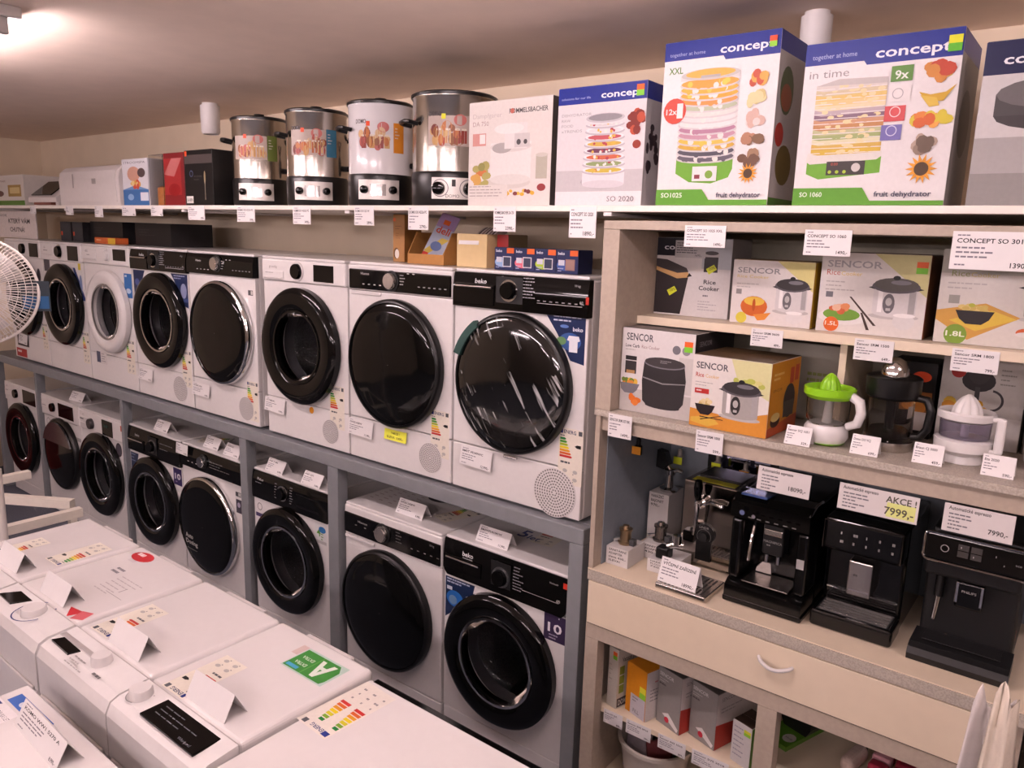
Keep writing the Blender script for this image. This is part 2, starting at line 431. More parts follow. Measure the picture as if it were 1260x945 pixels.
def pr(t, fn, y=YP, disc=None, name='lettering'):
    P = Print()
    if y == 'door':   # printed on the bulging door glass
        cx, cz, R = disc; y = 0
        P.fn = lambda u, v, d: (u, -.0545+.0107*((u-cx)**2+(v-cz)**2)/R**2-d, v)
    if y == YP and t.name in PROF:
        zp, ph = PROF[t.name]; P.fn = lambda u, v, d: (u, panel_y((v-zp)/ph, 0)-d, v)
    fn(P); return P.build(name, t, (0, y, 0))
def sticker(t, fn, y=0., name='sticker', label=None):
    P = Print(); fn(P); o = P.build(name, t, (0, y, 0))
    if label: o['label'] = label
    return o
LT = '#c9c6c2'
def ticks(P, x0, x1, z, n, c=LT, h=.004):
    for i in range(n):
        x = x0+(x1-x0)*i/(n-1); P.rect(x, z, x+.012, z+h, c)
def beko_panel(t, kx, big=False):
    def f(P):
        P.text('beko', .105, .808, .017, '#d8d8d8', w=.055, bold=True); P.rect(.108, .799, .158, .802, '#bdbdbd')
        P.lines(.225, .835, .02, 6, .011, '#88868a', h=.004); P.lines(kx+.055, .835, .09, 7, .011, '#9a989c', h=.004)
        P.rect(.39, .755, .575, .757, '#b9b6b6'); ticks(P, .39, .57, .762, 8, '#8a888a'); P.text('60', .565, .765, .01, '#c9c6c2')
        P.text('10 kg', .54, .82, .008, '#a9a6a6')
    pr(t, f)
    MB().box(kx-.06, kx+.06, YP-.0015, YP, .745, .838, BLACKM, .001).build('dial_surround', t)
    knob(t, kx, .79, .03, YP-.0015, BLACKG, CHROME, .02)
def sam_panel(t, lx, disp=True):
    def f(P):
        ticks(P, .1, .2, .765, 4); ticks(P, .36, .39, .82, 2); ticks(P, .42, .56, .772, 6, '#9a9896'); P.lines(.32, .812, .05, 4, .012, '#a5a2a0', h=.004)
        P.text('Hisense', .09, .805, .011, '#cfccc8', w=.05)
    pr(t, f)
NAVY = '#1d2a52'
U0 = 1.06
# upper row, right to left
u1 = washer('tumble_dryer', 'white tumble dryer with marbled black door and round vent, beside the shelf cabinet', -.6, -.005, U0, r=.257, cz=.459, cx=.292, panel='black', ph=.125, seam=.19, drawer=(.012, .2, .73, .805), face=mat('#070707', .08, noise=.1, kind='veins', coat=.5, spec=.6))
beko_panel(u1, .268); vent(u1, .488, .092, .09, -.0005)
MB().poly if False else None
g = MB(); g.prism([(.292+.272*math.cos(a), .459+.266*math.sin(a)) for a in [2.2+.06*i for i in range(11)]] + [(.292+.24*math.cos(a), .459+.24*math.sin(a)) for a in [2.8-.06*i for i in range(11)]], 'xz', -.045, -.02, mat('#24423c', .4)); g.build('door_grip', u1)
bx('door_latch', u1, .26, .32, -.014, -.001, .178, .19, CHROME, .003)
def f(P):
    P.poly([(.425, .718), (.585, .718), (.585, .56), (.53, .57), (.47, .66)], NAVY)
    P.lines(.455, .715, .12, 2, .013, '#c9cde0', h=.005); P.text('beko', .535, .672, .014, '#e8e8f0', w=.04, bold=True); P.ell(.5, .685, .018, .006, '#5f7fc0', 10)
    P.ell(.525, .635, .045, .03, '#3b5d9a'); P.ell(.49, .635, .02, .014, '#6f9a66'); P.poly([(.52, .655), (.56, .655), (.565, .64), (.556, .637), (.556, .6), (.522, .6), (.522, .637), (.513, .64)], '#e9eaf0')
sticker(u1, f, name='promo_sticker', label='navy promotional sticker showing a white shirt')
sticker(u1, lambda P: energy(P, .497, .135, .1, .2), name='energy_label')
sticker(u1, lambda P: P.rect(.588, .765, .6, .79, '#c43a2c'), YP, name='corner_sticker')

u2 = washer('tumble_dryer', 'white tumble dryer with plain black door and silver knob, second from the shelf cabinet', -1.205, -.61, U0, r=.264, cz=.454, cx=.293, panel='inset', ph=.105, kn=(.272, .788, .032, STEEL, BLACKM, .02), ins=(.014, .018))
sam_panel(u2, .1); vent(u2, .485, .095, .062, -.0005)
sticker(u2, lambda P: energy(P, .485, .106, .1, .19), name='energy_label')
bx('drawer_grip', u2, .02, .2, -.006, -.001, .722, .738, WHITE2, .003)
u3 = washer('tumble_dryer', 'white dryer with small dark dial and thick black door ring, between black-panel machines', -1.81, -1.215, U0, r=.266, ri=.165, cz=.458, cx=.285, panel='white', ph=.1, disp=(.385, .52, .757, .83), kn=(.27, .795, .034, BLACKG, WHITE2, .018), drawer=(.02, .17, .752, .79), edge=BLACKG)
pr(u3, lambda P: (P.text('grundig', .065, .805, .012, '#8d8a88', w=.06), P.lines(.035, .78, .12, 1, .01, '#a5a2a0', h=.003)), -.0165)
vent(u3, .47, .09, .055, -.0005)
sticker(u3, lambda P: energy(P, .466, .11, .1, .195), name='energy_label')
sticker(u3, lambda P: P.circ(.335, .167, .016, '#e39424'), name='price_dot')
u4 = washer('washing_machine', 'white washer with large black door in silver rim, fourth from the shelf cabinet', -2.475, -1.885, U0, r=.262, cz=.456, cx=.305, panel='black', ph=.1, kn=(.285, .8, .032, CHROME, BLACKM, .022), rim=CHROME)
sam_panel(u4, .1)
def f(P): P.rect(.53, .66, .57, .685, '#4a4a4c'); P.rect(.552, .664, .567, .682, '#c9c6c2')
sticker(u4, f); sticker(u4, lambda P: energy(P, .49, .035, .095, .2), name='energy_label'); vent(u4, .48, .09, .06, -.0004)
u5 = washer('washing_machine', 'white washer with black panel and navy stickers beside its black door, fifth from the cabinet', -3.08, -2.485, U0, r=.262, ri=.17, cz=.465, cx=.315, panel='black', ph=.11, drawer=(.012, .2, .74, .81))
beko_panel(u5, .268); vent(u5, .46, .1, .07, -.0005)
def f(P):
    P.poly([(.42, .728), (.588, .728), (.588, .55), (.55, .56), (.48, .66)], NAVY); P.lines(.45, .715, .12, 2, .013, '#a9b0d0', h=.005); P.ell(.545, .64, .03, .04, '#8b93b5'); P.rect(.5, .58, .585, .6, '#31406f')
sticker(u5, f, name='promo_sticker', label='navy promotional sticker right of the door')
sticker(u5, lambda P: (P.poly([(.01, .728), (.14, .728), (.1, .66), (.05, .6), (.01, .58)], NAVY), P.ell(.05, .66, .025, .02, '#4d5f9a')), name='promo_sticker', label='navy promotional sticker left of the door')
sticker(u5, lambda P: energy(P, .49, .12, .095, .2), name='energy_label')
u6 = washer('washing_machine', 'all white washer with white door ring and grey glass, sixth from the shelf cabinet', -3.685, -3.09, U0, r=.245, ri=.165, rim=WHITE, edge=mat('#9a9896', .3, .6), cz=.462, cx=.32, panel='white', ph=.105, disp=(.41, .56, .77, .835), kn=(.33, .795, .03, WHITE, WHITE2, .02), drawer=(.02, .2, .76, .825))
pr(u6, lambda P: (P.text('AEG', .06, .808, .014, '#77747a'), P.lines(.08, .79, .08, 1, .01, '#77747a', h=.004)), -.0165)
sticker(u6, lambda P: (P.rect(.5, .56, .59, .7, '#2f6fb5'), P.lines(.51, .68, .06, 1, .02, '#dfe6f2', h=.012), P.ell(.545, .6, .03, .015, '#cfe0f5')), name='promo_sticker', label='small bright blue sticker')
sticker(u6, lambda P: energy(P, .47, .11, .1, .2), name='energy_label')
sticker(u6, lambda P: (P.rect(.075, .125, .215, .2, '#dedad8'), P.rect(.08, .13, .13, .198, '#4a4f66'), P.lines(.14, .185, .07, 4, .015, '#77747a', h=.004)), name='feature_sticker')
u7 = washer('washing_machine', 'white washer with glossy black door edged in chrome, right of the one behind the fan', -4.29, -3.695, U0, r=.262, ri=.165, cz=.458, cx=.305, panel='white', ph=.11, disp=(.41, .555, .745, .835), kn=(.29, .795, .034, BLACKG, CHROME, .02), drawer=(.02, .2, .765, .83))
pr(u7, lambda P: (P.text('LG', .07, .81, .014, '#77747a'), P.lines(.06, .795, .12, 1, .01, '#6f6c70', h=.005)), -.0165)
sticker(u7, lambda P: (P.rect(.47, .62, .57, .745, '#e5e2df'), P.rect(.515, .69, .55, .73, '#d9c53a'), P.poly([(.44, .70), (.47, .70), (.585, .52), (.585, .5), (.54, .5)], '#2c3f7a'), P.ell(.54, .6, .02, .06, '#7f93c0')), name='promo_sticker')
sticker(u7, lambda P: energy(P, .5, .1, .09, .2), name='energy_label')
sticker(u7, lambda P: P.rect(.01, .66, .1, .735, '#555257'))
u8 = washer('washing_machine', 'white washer partly hidden behind the white fan, leftmost of the upper row', -4.9, -4.3, U0, r=.26, ri=.16, cz=.458, cx=.3, panel='white', ph=.11, disp=(.43, .57, .745, .835), kn=(.33, .795, .034, BLACKG, None, .02), drawer=(.02, .2, .765, .83))
sticker(u8, lambda P: P.ell(.52, .62, .03, .05, '#3a3438'))
sticker(u8, lambda P: energy(P, .5, .12, .08, .18), name='energy_label')
sticker(u8, lambda P: (P.rect(.02, .02, .2, .08, '#b23434'), P.lines(.04, .05, .13, 1, .02, '#efe2e0', h=.014), P.rect(.05, .1, .25, .25, '#4b3c40'), P.ell(.15, .2, .05, .04, '#b9a8a6')), name='promo_sticker', label='red and dark sticker low on the left')
vent(u8, .13, .3, .04, -.0004)

# lower row, right to left
l1 = washer('washing_machine', 'white washer with black door and purple 10 sticker, beside the grey post near the cabinet', -.632, -.032, 0, r=.268, ri=.178, cz=.42, cx=.297, panel='black', ph=.15, seam=.1, drawer=(.012, .2, .725, .785), chamfer=.022)
def f(P):
    P.text('beko', .1, .795, .019, '#dcdcdc', w=.055, bold=True); P.rect(.102, .786, .153, .789, '#bdbdbd'); P.lines(.1, .776, .09, 1, .01, '#9a989c', h=.006)
    P.lines(.355, .82, .06, 8, .012, '#807e82', h=.004); P.rect(.4, .745, .565, .747, '#b9b6b6'); P.text('60', .555, .748, .012, '#c9c6c2'); P.text('bluetooth', .52, .81, .007, '#b5b2b2')
pr(l1, f)
MB().box(.25, .345, YP-.0015, YP, .725, .825, BLACKM, .001).build('dial_surround', l1); knob(l1, .298, .765, .031, YP-.0015, BLACKG, DRUM, .022)
def f(P):
    P.rect(.497, .585, .592, .69, '#3b2f4c'); P.text('10', .545, .62, .036, '#ece8ee', al='c', bold=True, w=.062); P.lines(.52, .606, .05, 2, .012, '#b0a6bd', h=.005); P.lines(.56, .677, .024, 1, .01, '#e0dce6', h=.006)
sticker(l1, f, name='capacity_sticker', label='purple sticker with a white number 10')
def f(P):
    P.poly([(.004, .68), (.16, .68), (.15, .64), (.115, .62), (.06, .545), (.004, .5)], '#1b2a4c'); P.lines(.012, .668, .13, 2, .012, '#b9c2dc', h=.006); P.rect(.012, .625, .04, .64, '#d9deec'); P.ell(.055, .592, .045, .035, '#2b6fc0'); P.ell(.045, .585, .022, .02, '#6f93b8')
sticker(l1, f, name='promo_sticker', label='dark blue sticker under the drawer')
sticker(l1, lambda P: P.rect(.582, .81, .6, .832, '#d23c2c'), YP, name='corner_sticker')
l2 = washer('washing_machine', 'white washer with plain black door and silver knob, lower row, second from the cabinet', -1.248, -.648, 0, r=.272, cz=.413, cx=.28, panel='inset', ph=.135, seam=.09, kn=(.26, .763, .034, STEEL, BLACKM, .022), ins=(.006, .032), h=.835)
def f(P): ticks(P, .08, .2, .755, 3, '#8a8886'); P.text('Hisense', .1, .772, .01, '#a9a6a2', w=.06); P.lines(.34, .79, .06, 4, .014, '#6d6b6a', h=.004); ticks(P, .43, .58, .742, 5, '#7a7876'); P.text('10 kg', .54, .785, .009, '#a9a6a2')
pr(l2, f); bx('drawer_grip', l2, .01, .2, -.012, -.003, .683, .698, WHITE2, .004)
pr(l2, lambda P: P.text('Hisense', .255, .55, .012, '#54514f', w=.07), 'door', (.28, .413, .272))
l3 = washer('washing_machine', 'white washer with wide black panel and green 4 sticker, between two grey posts', -1.955, -1.36, 0, r=.266, ri=.178, cz=.439, cx=.288, panel='black', ph=.14, seam=.1, kn=(.255, .775, .03, BLACKG, STEEL, .022), chamfer=.004)
def f(P): P.text('Philco', .045, .8, .014, '#d9d6d2', w=.05); P.lines(.03, .785, .1, 1, .01, '#77757a', h=.004); P.lines(.19, .81, .03, 6, .014, '#8a888a', h=.004); P.lines(.31, .815, .04, 7, .013, '#8a888a', h=.004); P.rect(.36, .735, .53, .8, '#0c0c10')
pr(l3, f)
def f(P): P.rect(.487, .585, .573, .69, '#e4e4e2'); P.text('4', .5, .625, .04, '#5f9a3a', bold=True); P.ell(.54, .66, .026, .016, '#2f6fa8'); P.lines(.53, .635, .035, 3, .013, '#77a05a', h=.006); P.rect(.492, .59, .57, .605, '#bdbab8')
sticker(l3, f, name='warranty_sticker', label='white sticker with a green number 4')
sticker(l3, lambda P: (P.ring(.045, .655, .02, .004, '#6d6b6a'), P.rect(.01, .6, .075, .62, '#4a3f66')), name='feature_sticker')
l5 = washer('washing_machine', 'white washer whose black silver-rimmed door carries white lettering, left of a grey post', -2.645, -2.045, 0, r=.276, cz=.432, cx=.27, panel='black', ph=.115, seam=.1, kn=(.24, .79, .03, CHROME, BLACKM, .024), rim=CHROME)
pr(l5, lambda P: (P.text('Auto', .085, .335, .026, '#d8d5d2', w=.08, bold=True), P.text('Dosing', .085, .3, .026, '#d8d5d2', w=.125, bold=True), P.rect(.09, .27, .2, .273, '#8a8886')), 'door', (.27, .432, .276))
pr(l5, lambda P: (ticks(P, .08, .16, .76, 3), P.lines(.3, .8, .2, 3, .015, '#6d6b6a', h=.004)))
def f(P): P.rect(.52, .66, .57, .685, '#4a4a4c'); P.rect(.545, .664, .567, .682, '#c9c6c2'); P.rect(.522, .57, .572, .645, '#3b3444'); P.circ(.547, .615, .014, '#b0a6bd')
sticker(l5, f)
l4 = washer('washing_machine', 'white washer with black door ring and small 10 sticker, right of the white-panel pair', -3.25, -2.652, 0, r=.266, ri=.178, cz=.434, cx=.29, panel='black', ph=.145, seam=.1, drawer=(.012, .2, .72, .78))
MB().box(.25, .35, YP-.0015, YP, .72, .825, BLACKM, .001).build('dial_surround', l4); knob(l4, .3, .77, .03, YP-.0015, BLACKG, DRUM, .022)
pr(l4, lambda P: (P.text('beko', .09, .795, .017, '#bdbab8', w=.05), P.lines(.38, .8, .15, 2, .03, '#6d6b6a', h=.004)))
sticker(l4, lambda P: (P.rect(.5, .585, .59, .685, '#3b2f5c'), P.text('10', .545, .62, .034, '#ece8ee', al='c', bold=True, w=.06), P.lines(.52, .602, .05, 1, .012, '#b0a6bd', h=.005)), name='capacity_sticker', label='purple sticker with a white number 10')
sticker(l4, lambda P: (P.poly([(.004, .68), (.1, .68), (.08, .62), (.004, .55)], '#2a3550'), P.lines(.01, .665, .08, 3, .02, '#8a93ad', h=.006)), name='promo_sticker')
l6 = washer('washing_machine', 'white washer with green display and black door, right one of the white-panel pair', -3.9, -3.302, 0, r=.272, ri=.175, cz=.455, cx=.28, panel='white', ph=.13, seam=.1, disp=(.32, .46, .725, .825), kn=(.175, .77, .034, mat('#4d4a4c', .3, .5), None, .022), drawer=(.012, .13, .75, .8))
pr(l6, lambda P: (P.text('LG', .06, .81, .014, '#77747a'), P.lines(.02, .78, .1, 1, .01, '#6d6b6a', h=.01), P.text('20:30', .35, .78, .018, '#3a6a5a')), -.0165)
sticker(l6, lambda P: (P.ell(.5, .655, .04, .045, '#3c3438'), P.ell(.5, .655, .03, .035, '#57505a')))
sticker(l6, lambda P: (P.rect(.565, .79, .597, .825, '#c8432c'), P.rect(.58, .79, .597, .806, '#d8b93a')), YP, name='corner_sticker')
l7 = washer('washing_machine', 'white washer with flat black glass door and dark display, left one of the white-panel pair', -4.5, -3.905, 0, r=.25, cz=.475, cx=.305, panel='white', ph=.13, seam=.1, disp=(.28, .51, .735, .83), kn=(.2, .785, .03, BLACKG, None, .02), drawer=(.012, .17, .76, .8))
pr(l7, lambda P: (P.lines(.03, .78, .12, 1, .01, '#8a8789', h=.005), P.rect(.01, .717, .57, .722, '#a5a2a0')), -.0165)
MB().prism([(.305+.225*math.cos(a), .478+.225*math.sin(a)) for a in [.35+2.44*i/16 for i in range(17)]], 'xz', -.0555, -.045, mat('#8f8d90', .15, .9)).build('door_trim', l7)
sticker(l7, lambda P: (P.ring(.07, .66, .03, .005, '#8a8789'), P.rect(.5, .6, .57, .625, '#a9a6a4')))
l8 = washer('washing_machine', 'white washer at the far left end of the lower row, beyond the grey post', -5.16, -4.562, 0, r=.266, ri=.17, cz=.46, cx=.295, panel='white', ph=.13, seam=.1, disp=(.34, .56, .735, .835), kn=(.22, .785, .032, BLACKG, None, .02), drawer=(.012, .17, .75, .8))
pr(l8, lambda P: (P.text('AEG', .05, .82, .012, '#8a8789'), P.lines(.03, .79, .1, 1, .01, '#8a8789', h=.005)), -.0165)

# ---------------------------------------------------------------- machines in the foreground
LID = mat('#dad6d4', .22, noise=.01, coat=.35)
def top_loader(label, x0, x1, zt=.9, yb=-.875, dep=.535, strip=.11, lidgap=True):
    w = x1-x0
    t = thing('top_loader', label, 'washing machine', (x0, yb, 0), group='white top loading washing machines')
    bx('body', t, .003, w-.003, -dep+.012, -.01, .02, zt-.085, WHITE, .01, 3)
    for a in (.04, w-.04):
        for b in (-.05, -dep+.06): MB().cyl((a, b, 0), (a, b, .021), .02, BLACKM, seg=12).build('foot', t)
    yl = -dep+strip
    l = MB().box(.001, w-.001, yl+.0015, -.02, zt-.045, zt, LID, .014, 4).build('lid', t)
    bx('lid_hinge', l, .1, w-.1, -.019, 0, zt-.04, zt-.012, WHITE2, .006, 3)
    bx('lid_frame', t, 0, w, yl+.001, -.004, zt-.084, zt-.047, WHITE, .008, 3)
    MB().prism([(yl, zt-.0005), (-dep+.035, zt-.008), (-dep+.012, zt-.018), (-dep, zt-.045), (-dep, zt-.16), (yl, zt-.16)], 'yz', 0.0, w, WHITE).build('control_panel', t)
    MB().box(.01, w-.01, -dep-.002, -dep+.012, .1, zt-.165, WHITE, .005).build('front_panel', t)
    bx('handle_lip', t, .02, w-.02, -dep-.008, -dep, zt-.162, zt-.15, WHITE2, .004)
    return t
TOP = lambda u, v, d: (u, v, d)
def topprint(t, fn, z, name='sticker', label=None, rot=(0, 0, 0), loc=(0, 0)):
    P = Print(fn=TOP); fn(P); o = P.build(name, t, (loc[0], loc[1], z), rot)
    if label: o['label'] = label
    return o
def lid_energy(P, x, y, w=.095, h=.185):
    """energy label lying on a lid, its head towards the front"""
    E = Print(fn=lambda u, v, d: (x+w-u, y+h-v, d)); energy(E, 0, 0, w, h); return E
def lay_energy(t, x, y, z, w=.095, h=.185, turn=0., mirror=True):
    E = Print(fn=lambda u, v, d: (-u, -v, d)); energy(E, -w/2, -h/2, w, h)
    return E.build('energy_label', t, (x, y, z), (0, 0, turn))
SLP = (math.atan2(.0075, .075), 0, 0)
t2 = top_loader('top loader with a black touch display and a green A sticker, nearest top loader', -.459, -.06)
knob_ = lambda t, x, y, z, r, h, m: MB().lathe([(r*1.05, 0), (r, h*.8), (r*.92, h), (0, h)], (x, y, z), (0, 0, 1), m, 36).build('dial', t)
knob_(t2, .045, -.468, .893, .028, .024, WHITE2)
P = Print(fn=TOP); P.ring(.045, -.468, .036, .003, '#8f8c8a', a0=.5, a1=5.2)
P.build('dial_scale', t2, (0, 0, .897))
MB().box(.115, .35, -.508, -.435, .8915, .8985, BLACKG, .002).build('display', t2)
topprint(t2, lambda P: [P.lines(.14, -.455-.014*i, .17, 1, .01, '#57595f', h=.003, seed=i) for i in range(3)] and P.text('Whirlpool', .27, -.5, .008, '#7d7f86', w=.05), .8987, 'lettering')
P = Print(fn=lambda u, v, d: (.2725-u, -.115-v, d))   # the label faces the back of the machine
P.rect(-.083, -.05, .083, .05, '#b9d3c6'); P.poly([(-.07, .045), (.08, .045), (.08, -.043), (-.055, -.043), (-.075, -.02), (-.075, .03)], '#3f8f3c'); P.rect(.008, -.043, .012, .045, '#5fa84a')
P.poly([(-.055, -.033), (-.04, -.033), (-.033, -.012), (-.017, -.012), (-.01, -.033), (.005, -.033), (-.018, .035), (-.032, .035)], '#e6efe2'); P.poly([(-.029, .0), (-.021, .0), (-.025, .015)], '#3f8f3c')
P.text('EXTRA', .02, .008, .012, '#dfeadb', w=.045, bold=True); P.text('EXTRA', .02, -.018, .012, '#dfeadb', w=.045, bold=True); P.rect(.03, .028, .075, .04, '#4aa0c8'); P.rect(.085, -.05, .11, -.005, '#d3bdb6')
o = P.build('promo_sticker', t2, (0, 0, .9003)); o['label'] = 'green sticker with a large white letter A'
lay_energy(t2, .095, -.325, .9003)
t3 = top_loader('top loader with a long grey slider and small dark display, between the other top loaders', -.872, -.465)
MB().box(.0, .245, -.472, -.443, .8905, .8965, mat('#b9b4b2', .3, .4), .008, 3).build('slider_recess', t3)
knob_(t3, .237, -.462, .893, .026, .026, WHITE2)
MB().prism([(-.012+.03, -.5), (.032, -.472), (.14, -.475), (.126, -.503)], 'xy', .889, .8975, BLACKG).build('display', t3)
topprint(t3, lambda P: (P.lines(.15, -.495, .1, 3, .014, '#a5a2a0', h=.004), P.lines(.27, -.505, .08, 1, .01, '#6d6b6a', h=.008)), .8955, 'lettering', rot=(0, 0, 0))
lay_energy(t3, .08, -.31, .9003, turn=.02)
t4 = top_loader('top loader with a blue ringed dial and red stickers, second from the far end', -1.295, -.885)
knob_(t4, .235, -.467, .893, .034, .02, LID)
P = Print(fn=TOP); P.ring(.235, -.467, .06, .004, '#2f3a72', a0=.9, a1=6.1); P.build('dial_scale', t4, (0, 0, .8975))
MB().prism([(.03, -.49), (.065, -.44), (.16, -.443), (.125, -.493)], 'xy', .889, .898, BLACKG).build('display', t4)
def f(P):
    P.ell(.1, -.07, .055, .03, '#c8323a'); P.lines(.06, -.07, .08, 1, .02, '#f0dede', h=.016); P.rect(.08, -.115, .12, -.1, '#c9c3c3')
topprint(t4, f, .9003, 'lid_sticker', 'red oval sticker')
topprint(t4, lambda P: (P.poly([(.29, -.385), (.34, -.42), (.36, -.375)], '#c8323a'), P.poly([(.345, -.375), (.36, -.42), (.4, -.4), (.385, -.36)], '#d86a70')), .9003, 'lid_sticker', 'red triangular sticker')
def f(P):
    P.lines(.2, -.19, .15, 6, .018, '#b5afae', h=.004); P.lines(.12, -.17, .06, 2, .02, '#77737a', h=.01); P.rect(.26, -.27, .36, -.268, '#9a9696'); P.rect(.3, -.25, .304, -.22, '#9a9696')
topprint(t4, f, .9003, 'care_print')
t5 = top_loader('top loader with plain lid and energy label, farthest of the top loaders', -1.715, -1.305)
lay_energy(t5, .33, -.2, .9003, turn=0); lay_energy(t5, .12, -.3, .9003, .08, .15)
def f(P): P.lines(.1, -.45, .2, 2, .02, '#9a9696', h=.004)
topprint(t5, f, .893, 'lettering')

def reversed_machine():
    w = .585
    t = thing('washing_machine', 'front loader turned away, its flat white top nearest the camera, black panel at the back', 'washing machine', (-.052, -.915, 0))
    bx('body', t, .003, w-.003, -.57, -.004, .015, .846, WHITE, .006, 3)
    bx('worktop', t, 0, w, -.572, -.002, .8465, .885, LID, .006, 3)
    bx('control_panel', t, .0, w, -.0015, .026, .74, .875, BLACKG, .006, 3)
    bx('front_panel', t, .003, w-.003, -.0035, .018, .1, .738, WHITE, .004)
    MB().lathe([(.25, 0), (.25, .03), (.23, .045), (.17, .045), (.15, .02), (0, .015)], (w/2, .018, .42), (0, 1, 0), BLACKG, 48).build('door', t)
    for a in (.05, w-.05):
        for b in (-.06, -.5): MB().cyl((a, b, 0), (a, b, .016), .022, BLACKM, seg=12).build('foot', t)
    def f(P):
        E = P
        P.rect(.02, -.27, .155, -.045, '#efe9dc')
    P = Print(fn=lambda u, v, d: (-u, -v, d)); w_, h_ = .115, .215
    P.rect(-w_/2, -h_/2, w_/2, h_/2, '#ece5da'); P.rect(-w_/2+.005, h_/2-.02, -w_/2+.025, h_/2-.005, '#2a3b8a'); P.text('ENERG', -.03, h_/2-.02, .012, '#3a4578', w=.045, bold=True)
    P.rect(.03, h_/2-.02, .045, h_/2-.005, '#55585c')
    for k in (0, 1):
        for i, c in enumerate(['#20803c', '#7fae35', '#d8cf2c', '#efd81f', '#e6a021', '#d8652a', '#c22f2c']):
            P.rect(-.052+.055*k, .062-.013*i, -.035+.055*k+.003*i, .072-.013*i, c)
    for i in range(3):
        for j in range(3): P.lines(-.045+.035*i, -.04-.022*j, .024, 1, .01, '#8a8789', h=.006, seed=i*3+j)
    P.build('energy_label', t, (.055, -.125, .8852), (0, 0, -.06))
reversed_machine()

b1 = thing('washing_machine', 'white machine with blue sticker and folded price card, at the lower left corner', 'washing machine', (-.752, -1.475, 0))
bx('body', b1, .002, .598, -.58, -.005, .015, .82, WHITE, .006, 3)
bx('worktop', b1, 0, .6, -.585, 0, .8205, .85, LID, .006, 3)
bx('front_panel', b1, .004, .596, -.595, -.581, .1, .82, WHITE, .004)
MB().lathe([(.25, 0), (.25, -.03), (.2, -.045), (0, -.03)], (.3, -.595, .42), (0, 1, 0), BLACKG, 48).build('door', b1)
for a in (.05, .55):
    for b in (-.06, -.5): MB().cyl((a, b, 0), (a, b, .016), .022, BLACKM, seg=12).build('foot', b1)
def f(P):
    P.rect(.035, -.062, .228, -.028, '#3a66b5'); P.ell(.09, -.045, .014, .009, '#dfe6f2'); P.text('Fagor', .108, -.05, .014, '#e6ebf5', w=.045, bold=True); P.rect(.11, -.056, .14, -.053, '#b9c6e2')
    P.rect(-.0 + .01, -.2, .13, -.07, '#efeaea'); P.poly([(.01, -.075), (.045, -.075), (.02, -.11), (.01, -.11)], '#2f2f7a'); P.circ(.03, -.12, .012, '#d8503a'); P.text('ZÁRUKA 5 LET', .07, -.1, .011, '#55535a', w=.06); P.text('A TRANSPORT', .07, -.12, .011, '#55535a', w=.055); P.ring(.06, -.15, .016, .003, '#8a8789'); P.lines(.07, -.15, .05, 3, .014, '#a5a2a0', h=.004)
topprint(b1, f, .8503, 'promo_sticker', 'white leaflet sticker under a blue band')
# ---------------------------------------------------------------- price cards, tags and folded cards
INK = '#3a383a'; INK2 = '#85828a'
CARD = mat('#dcd9d8', .5, noise=.015)
YCARD = mat('#e6e84a', .5, noise=.02)
def card_print(P, w, h, head, price, sub=3, seed=0):
    P.lines(w*.06, h*.88, w*.3, 1, .01, INK2, h=h*.035, seed=seed)
    P.text(head, w*.06, h*.7, h*.12, INK, w=min(w*.86, w*.055*len(head)), bold=True)
    P.lines(w*.06, h*.55, w*.6, sub, h*.12, INK2, h=h*.045, seed=seed+3)
    P.text(price, w*.94, h*.08, h*.13, INK, al='r', bold=True)
    P.lines(w*.06, h*.1, w*.25, 1, .01, INK2, h=h*.04, seed=seed)
def shelf_tag(label, xc, w, h, ztop, y, head, price, group, cat='price tag', tilt=0., sub=3):
    t = MB().box(-w/2, w/2, -.0012, 0, -h, 0, CARD).build('price_tag', None, (xc, y, ztop), rot=(tilt, 0, 0))
    tag(t, label, cat, group)
    P = Print(); card_print(P, w, h, head, price, sub, seed=int(abs(xc)*100))
    P.build('lettering', t, (-w/2, -.0013, -h)); return t
def tent(label, x, y, z, w, h, rz=0., head='', price='', group='folded price cards', spread=.5, blank=False, seed=0):
    """card folded over a ridge that runs along local x, its printed face towards -y"""
    d = h*spread; e = .0009
    b = MB()
    for s in (-1, 1):
        b.add([(-w/2, s*d, 0), (w/2, s*d, 0), (w/2, 0, h), (-w/2, 0, h), (-w/2, s*(d-e*1.2), 0), (w/2, s*(d-e*1.2), 0), (w/2, 0, h-e*2), (-w/2, 0, h-e*2)],
              [[0, 1, 2, 3], [4, 7, 6, 5], [0, 4, 5, 1], [1, 5, 6, 2], [0, 3, 7, 4]], CARD)
    t = b.build('folded_card', None, (x, y, z), rz); tag(t, label, 'price card', group)
    if not blank:
        L = math.hypot(d, h); P = Print(); card_print(P, w, L, head, price, 3, seed)
        P.build('lettering', t, (-w/2, -d, 0), (-math.atan2(d, h), 0, 0))
    return t
def wall_card(label, x, y, zt, w, h, head, price, tilt=-.12, m=None, group='price cards taped to the machines', big=None, roll=0.):
    t = MB().box(-w/2, w/2, -.001, 0, -h, 0, m or CARD).build('price_card', None, (x, y, zt), rot=(tilt, roll, 0))
    tag(t, label, 'price card', group); P = Print()
    if big: P.text(big[0], 0+w/2, h*.58, h*.22, '#4a4a30', al='c', bold=True); P.text(big[1], w/2, h*.2, h*.2, '#4a4a30', al='c', bold=True, w=w*.75)
    else: card_print(P, w, h, head, price, 3, seed=int(abs(x)*50))
    P.build('lettering', t, (-w/2, -.0011, -h)); return t
